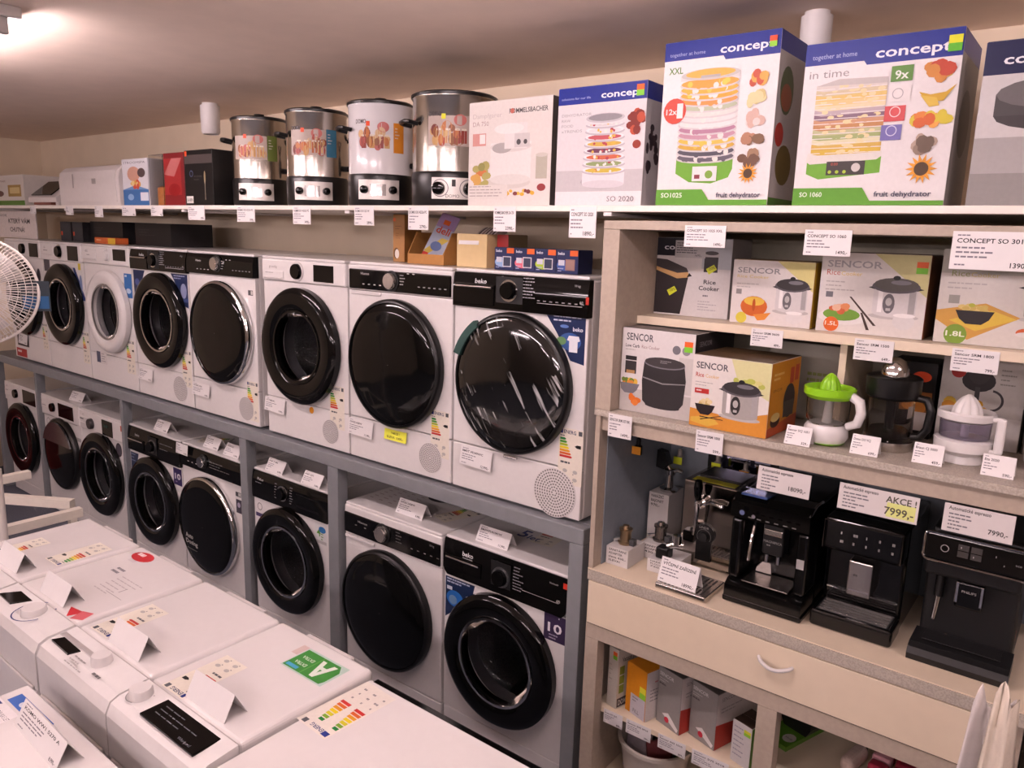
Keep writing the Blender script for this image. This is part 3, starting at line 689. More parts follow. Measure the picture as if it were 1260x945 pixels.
# taped to the machines of the upper row
for x, zt, w, h, hd, p, lb, roll in [
    (-.472, U0+.182, .155, .072, 'BM3T 49249WC', '12.990,-', 'white price card taped below the marbled black dryer door', .03),
    (-1.128, U0+.182, .155, .07, 'DH5S102BW', '11.990,-', 'white price card taped below the plain black dryer door with silver knob', .02),
    (-1.742, U0+.184, .155, .068, 'GT76824C', '9.990,-', 'white price card taped low on the dryer with the thick black ring', .02),
    (-2.395, U0+.162, .165, .066, 'WW80TA026', '9.490,-', 'white price card taped below the silver rimmed black door', .02),
    (-2.98, U0+.165, .155, .066, 'B5WFU58415', '8.990,-', 'white price card taped below the door between navy stickers', .02),
    (-4.72, U0+.19, .15, .07, 'F2WR508', '8.490,-', 'white price card taped to the leftmost machine behind the fan', .03)]:
    wall_card(lb, x, -.006, zt, w, h, hd, p, roll=roll)
wall_card('yellow AKCE price card taped under the plain black dryer door', -.915, -.005, U0+.174, .13, .045, '', '', m=YCARD, big=('! AKCE !', 'SLEVA 1000,-'))
# folded cards on the lower row
def low_tent(lb, x, y, w, hd, p, rz=0, z=.857, h=.058): return tent(lb, x, y, z, w, h, rz, hd, p, 'folded price cards on the lower machines', .55, seed=int(abs(x*60)))
low_tent('folded price card on the washer with the purple 10 sticker next to the cabinet', -.42, .06, .16, 'BM3WFU41041W', '11.990,-')
low_tent('folded price card on the washer with plain black door and silver knob', -.9, .085, .16, 'WF5S1245BW', '9.990,-', z=.847)
low_tent('left of two folded price cards on the washer with green 4 sticker', -1.8, .04, .14, 'PWF 71486', '8.490,-')
low_tent('right of two folded price cards on the washer with green 4 sticker', -1.5, .03, .14, 'PWF 1271', '9.490,-')
low_tent('left of two folded price cards on the washer with lettered black door', -2.4, .06, .14, 'WW11DG6B', '14.990,-')
low_tent('right of two folded price cards on the washer with lettered black door', -2.19, .05, .14, 'WW90DG6U', '13.990,-')
low_tent('folded price card on the black-panel washer right of the white-panel pair', -2.93, .06, .15, 'B5WFU784', '10.490,-')
low_tent('folded price card between the two white-panel washers', -4.07, .07, .16, 'HW80-B14', '9.990,-', rz=.1)
wall_card('small price card hanging over the black panel left of the silver knob', -2.6, -.02, .855, .12, .06, 'WW90T', '12.490,-', tilt=-.1, group='hanging price cards')
# energy labels lying on the lower machines
def lying(t, x, y, z, rz, lb):
    E = Print(fn=TOP); energy(E, 0, 0, .1, .19); o = E.build('energy_label', t, (x, y, z), (0, 0, rz)); o['label'] = lb
lying(l1, .3, .16, .8573, .1, 'energy label lying flat on the top'); lying(l1, .49, .18, .8573, .05, 'energy label lying flat on the top'); lying(l2, .42, .13, .8473, -.3, 'energy label lying flat on the top'); lying(l5, .02, .12, .8573, -.9, 'energy label lying flat on the top')
topprint(l1, lambda P: (P.rect(.12, .2, .3, .25, '#5a6a9a'), P.text('5', .1, .1, .07, '#4a568a', bold=True), P.text('let', .15, .1, .04, '#4a568a', bold=True)), .8573, 'guarantee_print', loc=(.12, .08))
topprint(l2, lambda P: (P.ell(.3, .3, .06, .04, '#3a3436'), [P.lines(.04+.06*i, .26, .045, 6, .03, '#a5928e', h=.006, seed=i) for i in range(4)]), .8473, 'printed_notes')
# folded cards on the top loaders and the corner machine
for x, lb in [(-.205, 'blank folded card on the top loader with black touch display'), (-.61, 'blank folded card on the top loader with grey slider'), (-1.07, 'blank folded card on the top loader with blue ringed dial'), (-1.425, 'blank folded card on the farthest top loader')]:
    tent(lb, x-.03, -1.248, .9005, .17, .06, 0, blank=True, group='blank folded cards on the top loaders', spread=.53)
tent('large printed folded price card on the white machine in the lower left corner', -.47, -1.538, .8507, .25, .055, -.03, 'KOMO WW1 5270 A', '8.990,-', 'folded price card in the foreground', .55)

# price tags on the long shelf
G1 = 'price tags on the long wall shelf'
YS = SHF-.0008
def px_tag(l, r, tp, bt, y):  # measured on the plane y: x centre, width, top, height
    return l, r, tp, bt, y
ST = [(-4.19, .09, .05, 'below the toaster'), (-3.66, .1, .052, 'below the left end of the white bread bin'), (-3.28, .1, .062, 'below the right end of the white bread bin'), (-2.93, .15, .052, 'below the blue picture box'), (-2.63, .12, .05, 'below the clear plastic box'),
      (-2.25, .15, .066, 'below the black box with a white badge')]
for i, (x, w, h, lb) in enumerate(ST):
    shelf_tag('white price tag on the long shelf ' + lb, x, w, h, SHT-.004, YS, ['ETA', 'DOMO', 'G21', 'LAICA', 'ORION', 'LAUBEN'][i], ['%d90,-' % (5+i)][0], G1)
for x, w, h, lb, hd, p in [(-1.83, .14, .07, 'below the steel urn at the left end', 'DOMO DO 42324 PC', '3990,-'), (-1.42, .12, .075, 'below the second steel urn from the left', 'DOMO DO 42325 PC', '3490,-'),
                     (-1.025, .115, .073, 'below the white enamel urn', 'DOMO DO 323 W', '2890,-'), (-.725, .105, .085, 'below the largest steel urn', 'DOMO DO 42326 PC', '2790,-'),
                     (-.315, .096, .083, 'below the beige steam cooker carton', 'ROMMELSBACHER DA 750', '2390,-'), (.0, .1, .096, 'below the smallest dehydrator carton', 'CONCEPT SO 2020', '1890,-')]:
    shelf_tag('white price tag on the long shelf ' + lb, x, w, h, SHT-.004, YS, hd, p, G1)
G2 = 'large price tags on the cabinet top'
for x, w, z, h, lb, hd, p in [(.405, .125, 2.086, .061, 'below the XXL dehydrator carton', 'CONCEPT SO 1025 XXL', '1490,-'), (.745, .118, 2.08, .066, 'below the green in time dehydrator carton', 'CONCEPT SO 1060', '1490,-'), (1.115, .17, 2.083, .088, 'at the right edge below the cropped carton', 'CONCEPT SO 301', '1390,-')]:
    shelf_tag('large white price tag on the cabinet top ' + lb, x, w, h, z, -.0535, hd, p, G2)

# ---------------------------------------------------------------- cartons and appliances on the long shelf
def carton(name, label, x0, x1, y0, y1, z0, z1, col, cat='box', side=None, top=None, rz=0., group=None, fp=None, sp=None, lid=True):
    """printed cardboard box; fp draws the front (0..1), sp the right side (0..1)"""
    t = thing(name, label, cat, (x0, y0, z0), rz, group)
    w, d, h = x1-x0, y1-y0, z1-z0
    b = MB().box(0, w, 0, d, 0, h, mat(dim(col), .45, noise=.03), .002, 1)
    b.build('carton', t)
    if lid:
        tp = mat(dim(top or side or col), .5, noise=.03)
        bx('top_flap', t, .002, w-.002, .002, d/2-.001, h, h+.0012, tp); bx('top_flap', t, .002, w-.002, d/2+.001, d-.002, h, h+.0012, tp)
    if fp: P = Print(w, h); P.clip = True; fp(P); P.build('front_print', t)
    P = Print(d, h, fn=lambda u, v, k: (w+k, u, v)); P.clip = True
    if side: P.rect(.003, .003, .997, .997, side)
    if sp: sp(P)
    if side or sp: P.build('side_print', t)
    return t
Z = SHT+.0008
def blobs(P, cx, cy, rx, ry, cols, n, r, seed=1, sq=.8):
    q = random.Random(seed)
    for i in range(n):
        a = q.uniform(0, 6.28); d = math.sqrt(q.random())
        P.ell(cx+rx*d*math.cos(a), cy+ry*d*math.sin(a), r*q.uniform(.7, 1.2), r*sq*q.uniform(.7, 1.2), q.choice(cols), 9)
def sticker2(P, x, y, w, h, c1='#e8662c', c2='#7fd03a'):
    P.rect(x, y+h/2, x+w, y+h, c1)
    if c2: P.rect(x, y, x+w, y+h/2, c2)
CON = '#1f2e88'
def flower(P, cx, cy, r):
    k = P.sx/P.sy
    for i in range(14):
        a = 6.283*i/14; c, s_ = math.cos(a), math.sin(a); q = .5
        P.poly([(cx+r*.35*math.cos(a-q), cy+r*.35*k*math.sin(a-q)), (cx+r*c, cy+r*k*s_), (cx+r*.35*math.cos(a+q), cy+r*.35*k*math.sin(a+q))], '#e0982c')
    P.circ(cx, cy, r*.45, '#4a3520')
def f2020(P):
    P.rect(0, 0, 1, 1, '#d9d5d6'); P.rect(0, .12, 1, .3, '#c2bdbf'); P.rect(0, 0, 1, .12, '#e3dfdf'); P.rect(0, .86, 1, 1, CON)
    P.text('concept', .5, .895, .055, '#ececf2', w=.46, bold=True); P.text('solutions for our life', .04, .9, .02, '#aab2dc', w=.34)
    for i, s in enumerate(['DEHYDRATOR', 'RAW', 'FOOD', 'xTRENDS']): P.text(s, .05, .76-.045*i, .024, '#9a979a', w=.035*len(s))
    P.ell(.55, .2, .25, .06, '#a9a5a7')
    P.rect(.32, .18, .8, .3, '#dedadc'); P.ell(.56, .18, .24, .035, '#d0cccf')
    cols = ['#c9b34a', '#8f9f6a', '#c8694a', '#6a3a52', '#c9a84a', '#b5545a', '#d9d5d7', '#cfcbce']
    for i, c in enumerate(cols):
        y = .29+.055*i; P.ell(.56, y, .25-.004*i, .034, '#b9b5ba'); P.ell(.56, y+.012, .24-.004*i, .03, '#e6e3e5'); P.ell(.56, y+.008, .21-.004*i, .022, c)
        blobs(P, .56, y+.006, .17, .012, [c, '#d9b04a', '#a9424a', '#e6e0d5'], 9, .016, i)
    P.rect(.34, .68, .78, .72, '#d9d6d8'); P.ell(.56, .73, .22, .04, '#bdb9bd'); P.ell(.56, .735, .19, .03, '#8f8b90')
    blobs(P, .9, .68, .08, .07, ['#9a3320', '#b5482a', '#7a2418'], 14, .045, 3); P.ell(.92, .5, .045, .035, '#8f2f1e')
    P.text('SO 2020', .62, .035, .045, '#77747a', w=.3); sticker2(P, .89, .885, .08, .09)
def side2020(P):
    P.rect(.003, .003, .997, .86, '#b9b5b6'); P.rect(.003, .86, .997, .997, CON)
    blobs(P, .2, .45, .15, .2, ['#2a2028', '#3a2a30', '#52424a'], 16, .05, 5)
def f1025(P):
    P.rect(0, 0, 1, 1, '#e5e1e0'); P.rect(0, .89, 1, 1, CON); P.poly([(.53, .89), (.55, .865), (1, .865), (1, .9), (.5, .9)], CON)
    P.text('concept', .5, .905, .05, '#ececf2', w=.45, bold=True); P.text('together at home', .05, .915, .022, '#aab2dc', w=.32)
    P.text('XXL', .05, .81, .04, '#4a7a30', w=.13, bold=True)
    P.poly([(.17, .22), (.17, .2), (.3, .145), (.5, .135), (.65, .17), (.68, .22), (.68, .3), (.17, .3)], '#6aa52e')
    P.rect(.17, .29, .69, .75, '#d9d5d2'); 
    lay = ['#5a5560', '#4a4652', '#c9a23a', '#d9b84a', '#b98a9a', '#a9788f', '#e3dcd9', '#ded8d5', '#d9d6cf', '#b0b89a', '#d98a3a', '#e0a02c', '#e0a838', '#d99a3a']
    for i, c in enumerate(lay):
        y = .29+.034*i; P.ell(.43, y, .265, .032, '#c9c4c4'); P.ell(.43, y+.008, .255, .03, c); blobs(P, .43, y+.004, .2, .016, [c, '#e6c04a' if i in (2, 3, 11, 12, 13) else c, '#e6ddd5'], 10, .024, i)
    P.rect(.17, .76, .69, .79, '#d3cfcc'); P.ell(.43, .79, .26, .034, '#bdb9b6'); P.ell(.43, .795, .22, .026, '#d9aa4a'); P.rect(.35, .77, .52, .785, '#a9a5a2')
    P.rect(.33, .15, .55, .24, '#e3dfdc'); P.rect(.35, .165, .4, .19, '#7a2f36'); P.ell(.48, .19, .035, .025, '#77a03a')
    P.circ(.13, .585, .105, '#c8402e'); P.text('12x', .05, .565, .035, '#f0e6e2', w=.1, bold=True); P.rect(.15, .54, .205, .63, '#efe6e2')
    for i, (c1, c2) in enumerate([('#b5482a', '#d9a24a'), ('#d9cf9a', '#c9b87a'), ('#d9cfc9', '#c9a99a'), ('#a9785a', '#77563a'), ('#6a4a36', '#9a785a')]):
        blobs(P, .83, .74-.115*i, .07, .028, [c1, c2], 9, .04, i+20)
    flower(P, .82, .19, .085)
    P.rect(0, 0, 1, .035, '#5a9a2c'); P.poly([(0, .03), (.5, .03), (.43, .1), (0, .1)], '#5a9a2c'); P.text('SO1025', .05, .05, .03, '#e3eedd', w=.2, bold=True); P.text('fruit dehydrator', .56, .05, .03, '#4a4a5f', w=.38, bold=True)
    sticker2(P, .91, .905, .06, .06, '#e0502c', '#8fd03a')
def side1025(P):
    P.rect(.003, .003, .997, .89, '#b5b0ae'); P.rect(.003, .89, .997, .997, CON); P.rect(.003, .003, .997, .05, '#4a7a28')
    P.ell(.35, .68, .25, .14, '#4a5a36'); P.ell(.35, .64, .2, .08, '#8f4a2a'); P.ell(.2, .42, .16, .07, '#b5322a'); P.ell(.45, .25, .3, .12, '#6a5a2a')
def f1060(P):
    P.rect(0, 0, 1, 1, '#e3dfde'); P.rect(0, .87, 1, 1, CON); P.poly([(.4, .87), (.42, .845), (1, .845), (1, .88), (.38, .88)], CON)
    P.text('concept', .47, .88, .06, '#ececf2', w=.46, bold=True); P.text('together at home', .05, .905, .03, '#aab2dc', w=.3)
    P.text('in time', .04, .79, .05, '#8f8c8e', w=.27)
    P.poly([(.08, .3), (.08, .2), (.17, .165), (.58, .2), (.58, .3)], '#6aa52e'); P.poly([(.07, .28), (.1, .26), (.55, .28), (.58, .3), (.58, .33), (.08, .33)], '#dedad2')
    P.rect(.22, .19, .48, .275, '#3a3432'); P.circ(.42, .235, .03, '#c9c4c0'); P.text('0:00', .25, .25, .018, '#c8503a')
    for i in range(3): P.circ(.245+.05*i, .21, .012, '#a9c43a')
    lay = ['#cfae3a', '#c9a84a', '#dcd6b0', '#9aa86a', '#b9b88a', '#b57f4a', '#c2906a', '#7a5f6f', '#b5a3a9', '#e3d2a9', '#e0c488', '#d9bb6a', '#cdbf9a', '#d3ccc4']
    for i, c in enumerate(lay):
        y = .325+.03*i; P.poly([(.1, y), (.15, y-.01), (.57, y), (.57, y+.03), (.1, y+.03)], c); P.rect(.1, y, .57, y+.005, '#e6e0dc'); blobs(P, .34, y+.014, .21, .008, [c, '#e6d3a0'], 8, .024, i+3, .5)
    P.poly([(.1, .74), (.25, .775), (.57, .765), (.57, .73)], '#bdb6b2')
    P.rect(.585, .73, .72, .82, '#5a8a3a'); P.text('9x', .61, .745, .05, '#e8efe2', w=.085, bold=True); P.rect(.585, .615, .72, .705, '#e6e0de'); P.rect(.57, .5, .7, .59, '#c8484a'); P.rect(.56, .39, .69, .48, '#6f6aa9')
    P.ring(.64, .66, .035, .006, '#a9a5a5'); P.ring(.635, .555, .035, .006, '#efd5d3'); P.ring(.625, .445, .035, .006, '#d3d0e6')
    blobs(P, .87, .77, .06, .05, ['#b5422a', '#c8843a', '#d9bb5a'], 10, .05, 31); P.poly([(.77, .66), (.82, .6), (.92, .6), (.99, .69), (.93, .65), (.84, .64)], '#c9a22c'); P.poly([(.78, .64), (.84, .57), (.9, .575), (.88, .62)], '#d9b84a')
    blobs(P, .86, .5, .09, .035, ['#d9803a', '#e0a04a', '#c9602a', '#d0c03a'], 14, .042, 33); blobs(P, .85, .36, .06, .04, ['#8f7a6a', '#b5a08f', '#6a584a'], 9, .04, 35); flower(P, .84, .215, .1)
    P.rect(0, 0, 1, .03, '#5a9a2c'); P.poly([(0, .025), (.54, .025), (.48, .11), (0, .11)], '#5a9a2c'); P.text('SO 1060', .05, .055, .03, '#e3eedd', w=.16, bold=True); P.text('fruit dehydrator', .56, .055, .032, '#4a4a5f', w=.36, bold=True)
    sticker2(P, .91, .87, .08, .09, '#dfe02c', '#5ab52c')
def f301(P):
    P.rect(0, 0, 1, 1, '#cfcbca'); P.rect(0, .8, 1, 1, '#23264a'); P.text('concept', .12, .86, .06, '#ececf2', w=.5, bold=True); P.rect(0, 0, 1, .42, '#a9a4a2'); P.rect(0, 0, 1, .2, '#8f8a88')
    P.ell(.55, .55, .45, .1, '#3f3c3d'); P.rect(.1, .55, 1, .68, '#4a4748'); P.ell(.55, .68, .45, .1, '#6a6666'); P.ell(.6, .69, .3, .06, '#a9a5a4')
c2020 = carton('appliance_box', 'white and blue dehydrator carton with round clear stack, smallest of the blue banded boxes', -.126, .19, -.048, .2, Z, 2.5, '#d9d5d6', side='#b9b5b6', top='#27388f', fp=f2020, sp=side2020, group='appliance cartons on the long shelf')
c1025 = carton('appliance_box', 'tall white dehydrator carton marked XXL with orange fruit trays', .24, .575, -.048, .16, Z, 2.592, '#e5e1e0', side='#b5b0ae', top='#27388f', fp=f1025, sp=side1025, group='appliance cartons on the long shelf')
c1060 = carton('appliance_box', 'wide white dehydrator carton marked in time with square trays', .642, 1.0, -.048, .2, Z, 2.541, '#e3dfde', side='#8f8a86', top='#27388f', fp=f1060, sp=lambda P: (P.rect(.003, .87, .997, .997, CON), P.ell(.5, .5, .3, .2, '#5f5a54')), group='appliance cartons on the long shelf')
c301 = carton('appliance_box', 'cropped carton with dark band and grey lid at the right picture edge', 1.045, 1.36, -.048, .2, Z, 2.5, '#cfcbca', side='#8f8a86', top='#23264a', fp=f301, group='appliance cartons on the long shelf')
def from_(P):
    P.rect(0, 0, 1, 1, '#dcd5cf'); P.text('ROMMELSBACHER', .5, .87, .045, '#4a4648', w=.45, bold=True); P.ell(.535, .892, .025, .025, '#c06a5a')
    P.text('Dampfgarer', .05, .845, .045, '#bdb5b2', w=.36); P.text('DA 750', .05, .77, .045, '#a58f8d', w=.2)
    P.rect(.05, .58, .22, .7, '#c98f86'); P.rect(.14, .6, .21, .69, '#e6dfda')
    P.ell(.5, .22, .27, .06, '#cfc8c2'); P.rect(.28, .25, .77, .6, '#e3deda'); P.ell(.525, .25, .245, .05, '#d9d4cf'); P.ell(.525, .56, .25, .05, '#d3cdc8'); P.ell(.42, .55, .12, .05, '#a9a3a0'); P.rect(.45, .54, .72, .78, '#ded9d5'); P.ell(.5, .73, .18, .05, '#e6e1dd')
    P.rect(.57, .55, .75, .68, '#c9c4c2'); P.circ(.62, .6, .026, '#4a4648'); P.circ(.7, .6, .022, '#4a4648')
    blobs(P, .16, .3, .09, .13, ['#a9a05a', '#c99a4a', '#c2703a', '#8f8a4a'], 16, .05, 41); blobs(P, .62, .12, .2, .025, ['#d9aa3a', '#e0b84a', '#7a3a3a', '#c98a3a'], 14, .024, 43)
    P.rect(.83, .25, .96, .47, '#b5b0a0'); P.ell(.895, .47, .07, .02, '#c9c4b9'); P.ell(.9, .17, .05, .035, '#8f3a3a'); P.rect(0, .06, .5, .2, '#d9d2cc'); P.lines(.02, .18, .45, 4, .03, '#9a9290', h=.008)
carton('appliance_box', 'beige white steam cooker carton to the right of the largest steel urn', -.5, -.146, -.05, .12, Z, 2.486, '#dcd5cf', side='#57504c', top='#c9c2bc', fp=from_, group='appliance cartons on the long shelf')

SIL = mat('#cfcac4', .38, .3)
def urn(label, cx, cy, r, z1, body, lab, knobtype=0, brand=True, stick='#e0502c', panel='#b9342a'):
    t = thing('preserving_urn', label, 'urn', (cx, cy, Z), .75, group='electric preserving urns')
    zb = .125; H = z1-Z
    MB().lathe([(r*.96, 0), (r*1.0, .01), (r*1.01, zb-.012), (r*.98, zb), (0, zb)], (0, 0, 0), (0, 0, 1), BLACKP, 48).build('base', t)
    b = MB().lathe([(r*.985, zb), (r*.985, H-.025), (r*1.01, H-.02), (r*1.01, H-.014), (r*.98, H-.012)], (0, 0, 0), (0, 0, 1), body, 64).build('pot', t)
    l = MB().lathe([(r*1.03, H-.016), (r*1.03, H-.006), (r*.96, H), (r*.4, H+.008), (0, H+.009)], (0, 0, 0), (0, 0, 1), BLACKP, 48).build('lid', t)
    MB().lathe([(.02, H+.008), (.024, H+.02), (0, H+.024)], (0, 0, 0), (0, 0, 1), BLACKP, 16).build('lid_knob', l)
    ang = -.95   # front faces the aisle and the camera
    for s, nm in ((-1, 0), (1, 0)):
        a = (PI+.3 if s < 0 else .35); c, q = math.cos(a), math.sin(a); tx, ty = -q, c; zz = H*.72
        MB().tube([(c*r*.97+tx*k, q*r*.97+ty*k, zz+dz) if o == 0 else (c*(r+o)+tx*k, q*(r+o)+ty*k, zz+dz) for k, o, dz in [(-.045, 0, 0), (-.045, .03, .006), (-.03, .042, .008), (.03, .042, .008), (.045, .03, .006), (.045, 0, 0)]], .008, BLACKP).build('handle', t)
    # control plate on the base
    pl = MB(); n = 10; w = .085
    fnc = lambda u, v, d: ((r*1.012+d)*math.sin(u/r), -(r*1.012+d)*math.cos(u/r), v)
    P = Print(fn=fnc); P.L = 10; P.rect(-w, .025, w, .102, SIL, 14); pp = P.build('control_plate', t)
    if knobtype == 0:
        P = Print(fn=fnc); P.L = 20; P.rect(-.035, .04, .03, .085, mat('#c9c6c4', .12, .6), 8); P.build('display', pp)
    else:
        P = Print(fn=fnc); P.L = 20; P.rect(-.008, .07, .006, .095, '#2a2829', 2); P.text('DOMO', -.03, .03, .012, '#4a4648', w=.05); P.ring(-.052, .064, .032, .003, '#77747a'); P.ring(.052, .064, .032, .003, '#77747a'); P.build('lettering', pp)
    for u in (-.056, .056):
        d = Vector((math.sin(u/r), -math.cos(u/r), 0)); o = d*r*1.012; k = .016 if knobtype == 0 else .024
        MB().lathe([(k, 0), (k*.95, .014), (k*.6, .018), (0, .018)], (o.x, o.y, .063), d, BLACKG, 20).build('dial', t)
    # wrapped picture label
    P = Print(fn=lambda u, v, d: ((r*.987+d)*math.sin(u/r), -(r*.987+d)*math.cos(u/r), v)); P.L = 4
    q = random.Random(int(abs(cx)*99)); z0, z2 = H*.52, H*.78
    if lab[0]: P.rect(-.105, z0, .06, z2, '#b9aaa0', 14)
    for i in range(16):
        P.ell(q.uniform(-.09, .05), q.uniform(z0+.015, z2-.035), q.uniform(.01, .02), q.uniform(.012, .025), q.choice(['#a9473a', '#c27a4a', '#8f5a3a', '#d3b58f', '#b5615a', '#7a3f3a', '#c9a06a']), 10)
    for x_ in (-.06, -.025, .01, .035): P.rect(x_-.011, z0+.01, x_+.011, z0+.055, q.choice(['#b5653f', '#c2935a', '#8f3f36', '#d3b07a'])); P.rect(x_-.009, z0+.055, x_+.009, z0+.062, '#e0d6c4')
    P.ell(.02, z2-.015, .024, .02, '#c2706a'); P.rect(.062, z0-.005, .11, z2+.003, lab[1], 6); P.lines(.068, z2-.02, .035, 4, .012, '#d9d0cc', h=.004)
    if brand: P.text('DOMO', -.1, z2-.002, .016, '#4a4548', w=.05, bold=True)
    if stick: P.rect(-.05, z2-.012, -.034, z2+.006, stick)
    P.build('picture_label', t)
    # tap at the front right
    a = 1.25; d = Vector((math.sin(a), -math.cos(a), 0)); zt = .165
    tp = MB(); tp.tube([d*r*.96+Vector((0, 0, zt)), d*(r+.045)+Vector((0, 0, zt))], .012, BLACKP); tp.lathe([(.012, -.03), (.015, 0), (.015, .03), (.009, .045)], d*(r+.05)+Vector((0, 0, zt)), (0, 0, 1), BLACKP, 14)
    tp = tp.build('tap', t)
    p = d*(r+.05)+Vector((0, 0, zt)); sd = Vector((d.y, -d.x, 0))
    MB().tube([p+Vector((0, 0, .04)), p+Vector((0, 0, .062)), p+Vector((0, 0, .1))+sd*.016, p+Vector((0, 0, .1))-sd*.016, p+Vector((0, 0, .062))], .0055, BLACKP).build('tap_lever', tp)
    return t
URN = mat('#c9c2b9', .2, 1., noise=.05, scale=50, kind='brushed')
ENAM = mat('#d3d1d2', .12, noise=.01, coat=.5)
urn('steel preserving urn with green edged picture label, leftmost of the row', -1.945, .093, .128, 2.545, URN, (1, '#6a7a3a'), brand=False)
urn('steel preserving urn with blue edged picture label, second from the left', -1.522, .095, .133, 2.549, URN, (1, '#3f7a96'))
urn('white enamel preserving urn with orange edged label and black tap', -1.106, .093, .132, 2.55, ENAM, (0, '#d98a2c'))
urn('largest steel preserving urn with purple edged label and two round dials', -.726, .121, .16, 2.552, URN, (1, '#4a2f4f'), knobtype=1, stick='#dfe02c')

def fblack(P):
    P.rect(0, 0, 1, 1, '#141313'); P.rect(0, .76, 1, .92, '#4a4240', 1); P.ring(.24, .58, .06, .012, '#5f6a8f'); P.lines(.33, .52, .3, 2, .06, '#3a3836', h=.02)
    P.rect(.03, .04, .28, .17, '#d9d5d0'); P.text('LAUBEN', .05, .08, .05, '#3a3836', w=.2, bold=True); P.rect(.02, .9, .1, .99, '#e0502c'); P.ell(.72, .5, .03, .12, '#9a8a6a'); P.rect(.71, .1, .73, .45, '#8f8676')
carton('appliance_box', 'black glossy appliance box with small white badge, left of the steel urns', -2.385, -2.135, -.045, .2, Z, 2.405, '#141313', fp=fblack, group='gift boxes on the long shelf')
def fred(P): P.rect(0, 0, 1, 1, '#7a1f22'); P.rect(0, .2, .85, .9, '#9a2a2c'); P.poly([(0, .6), (.4, .9), (.9, .9), (.5, .55)], '#b56a66'); P.ell(.5, .3, .3, .12, '#8a1518')
carton('appliance_box', 'dark red glossy box standing left of the black glossy box', -2.585, -2.392, -.045, .15, Z, 2.4, '#7a1f22', fp=fred, group='gift boxes on the long shelf')
t = thing('display_box', 'clear plastic display box with orange jar inside, between the blue picture box and red box', 'box', (-2.735, -.045, Z))
b = MB()
for q in ((0, .14, 0, .002, 0, .255), (0, .14, .118, .12, 0, .255), (0, .002, .002, .118, 0, .255), (.138, .14, .002, .118, 0, .255), (0, .14, 0, .12, .255, .257)): b.box(*q, GLASS)
b.build('plastic_shell', t); bx('insert_card', t, .004, .136, .1, .116, .002, .24, mat('#8f7a68', .6), .002)
MB().lathe([(0, .002), (.045, .002), (.045, .09), (.03, .1), (0, .1)], (.07, .055, 0), (0, 0, 1), mat('#c9782c', .4), 24).build('jar', t)
def fblue(P):
    P.rect(0, 0, 1, 1, '#d9d8dc'); P.rect(0, 0, 1, .34, '#3f6fa8'); P.poly([(0, .34), (.5, .44), (1, .34)], '#6f93c0'); P.text('STROOMSPA', .06, .9, .05, '#57545c', w=.85)
    P.ell(.45, .68, .25, .16, '#c99a86'); P.ell(.75, .7, .15, .1, '#5a4a4a'); blobs(P, .5, .45, .3, .06, ['#d9a24a', '#c8503a', '#e0c88a'], 9, .07, 51); P.rect(.68, .1, .98, .28, '#dcdfe8'); P.ell(.3, .18, .12, .07, '#8fb0d9')
carton('appliance_box', 'narrow white and blue picture box standing right of the bread bin', -3.03, -2.752, -.045, .1, Z, 2.385, '#d9d8dc', fp=fblue, group='gift boxes on the long shelf')
t = thing('bread_bin', 'large white rounded bread bin on the long shelf', 'bread bin', (-3.83, -.045, Z))
WB = mat('#cdc7c4', .35, noise=.02)
pts = [(0, 0), (.3, 0), (.3, .225), (.08, .225), (.03, .215), (.005, .19), (-.004, .15)]
MB().prism(pts, 'yz', 0, .76, WB).build('bin_body', t)
MB().prism([(-.006, .02), (-.01, .15), (-.002, .193), (.028, .22), (.08, .231), (.08, .226), (.03, .2165), (.004, .19), (-.005, .15), (0, .02)], 'yz', .03, .73, WB).build('roll_front', t)
P = Print(); P.rect(.2, .1, .215, .18, '#a9a3a0'); P.lines(.45, .12, .1, 1, .01, '#a9a3a0', h=.03); P.build('lettering', t, (0, -.0105, 0))
t = thing('toaster', 'white appliance with slanted black window on the long shelf', 'toaster', (-4.33, -.04, Z))
MB().prism([(0, .02), (.25, .02), (.25, .17), (.14, .165), (.0, .05)], 'yz', 0, .42, WB).build('body', t)
MB().prism([(.01, .063), (.12, .153), (.118, .158), (.006, .068)], 'yz', .03, .33, BLACKG).build('window', t)
for a in (.03, .36): bx('foot', t, a, a+.04, .02, .06, 0, .0205, WB)
bx('drip_tray', t, .08, .34, .0, .03, .004, .02, mat('#7a4a40', .5))
def fgr(P): P.rect(0, 0, 1, 1, '#dcd6d0'); P.rect(0, 0, 1, .17, '#5f8a3a'); P.text('gourmet', .1, .78, .09, '#8f6a60', w=.4); P.rect(.55, .3, .92, .68, '#a98a4a'); P.rect(.6, .4, .88, .6, '#d9c48a'); P.ell(.3, .4, .12, .1, '#6a4a42')
carton('appliance_box', 'white oven carton with green base stripe at the far left of the long shelf', -5.1, -4.5, .0, .3, Z, 2.345, '#dcd6d0', fp=fgr, group='gift boxes on the long shelf')
carton('appliance_box', 'white carton with grey oval print behind the slanted black window', -4.62, -4.2, .32, .55, Z, 2.36, '#d3cbc5', fp=lambda P: (P.ell(.5, .7, .2, .1, '#6a6460')), group='gift boxes on the long shelf')

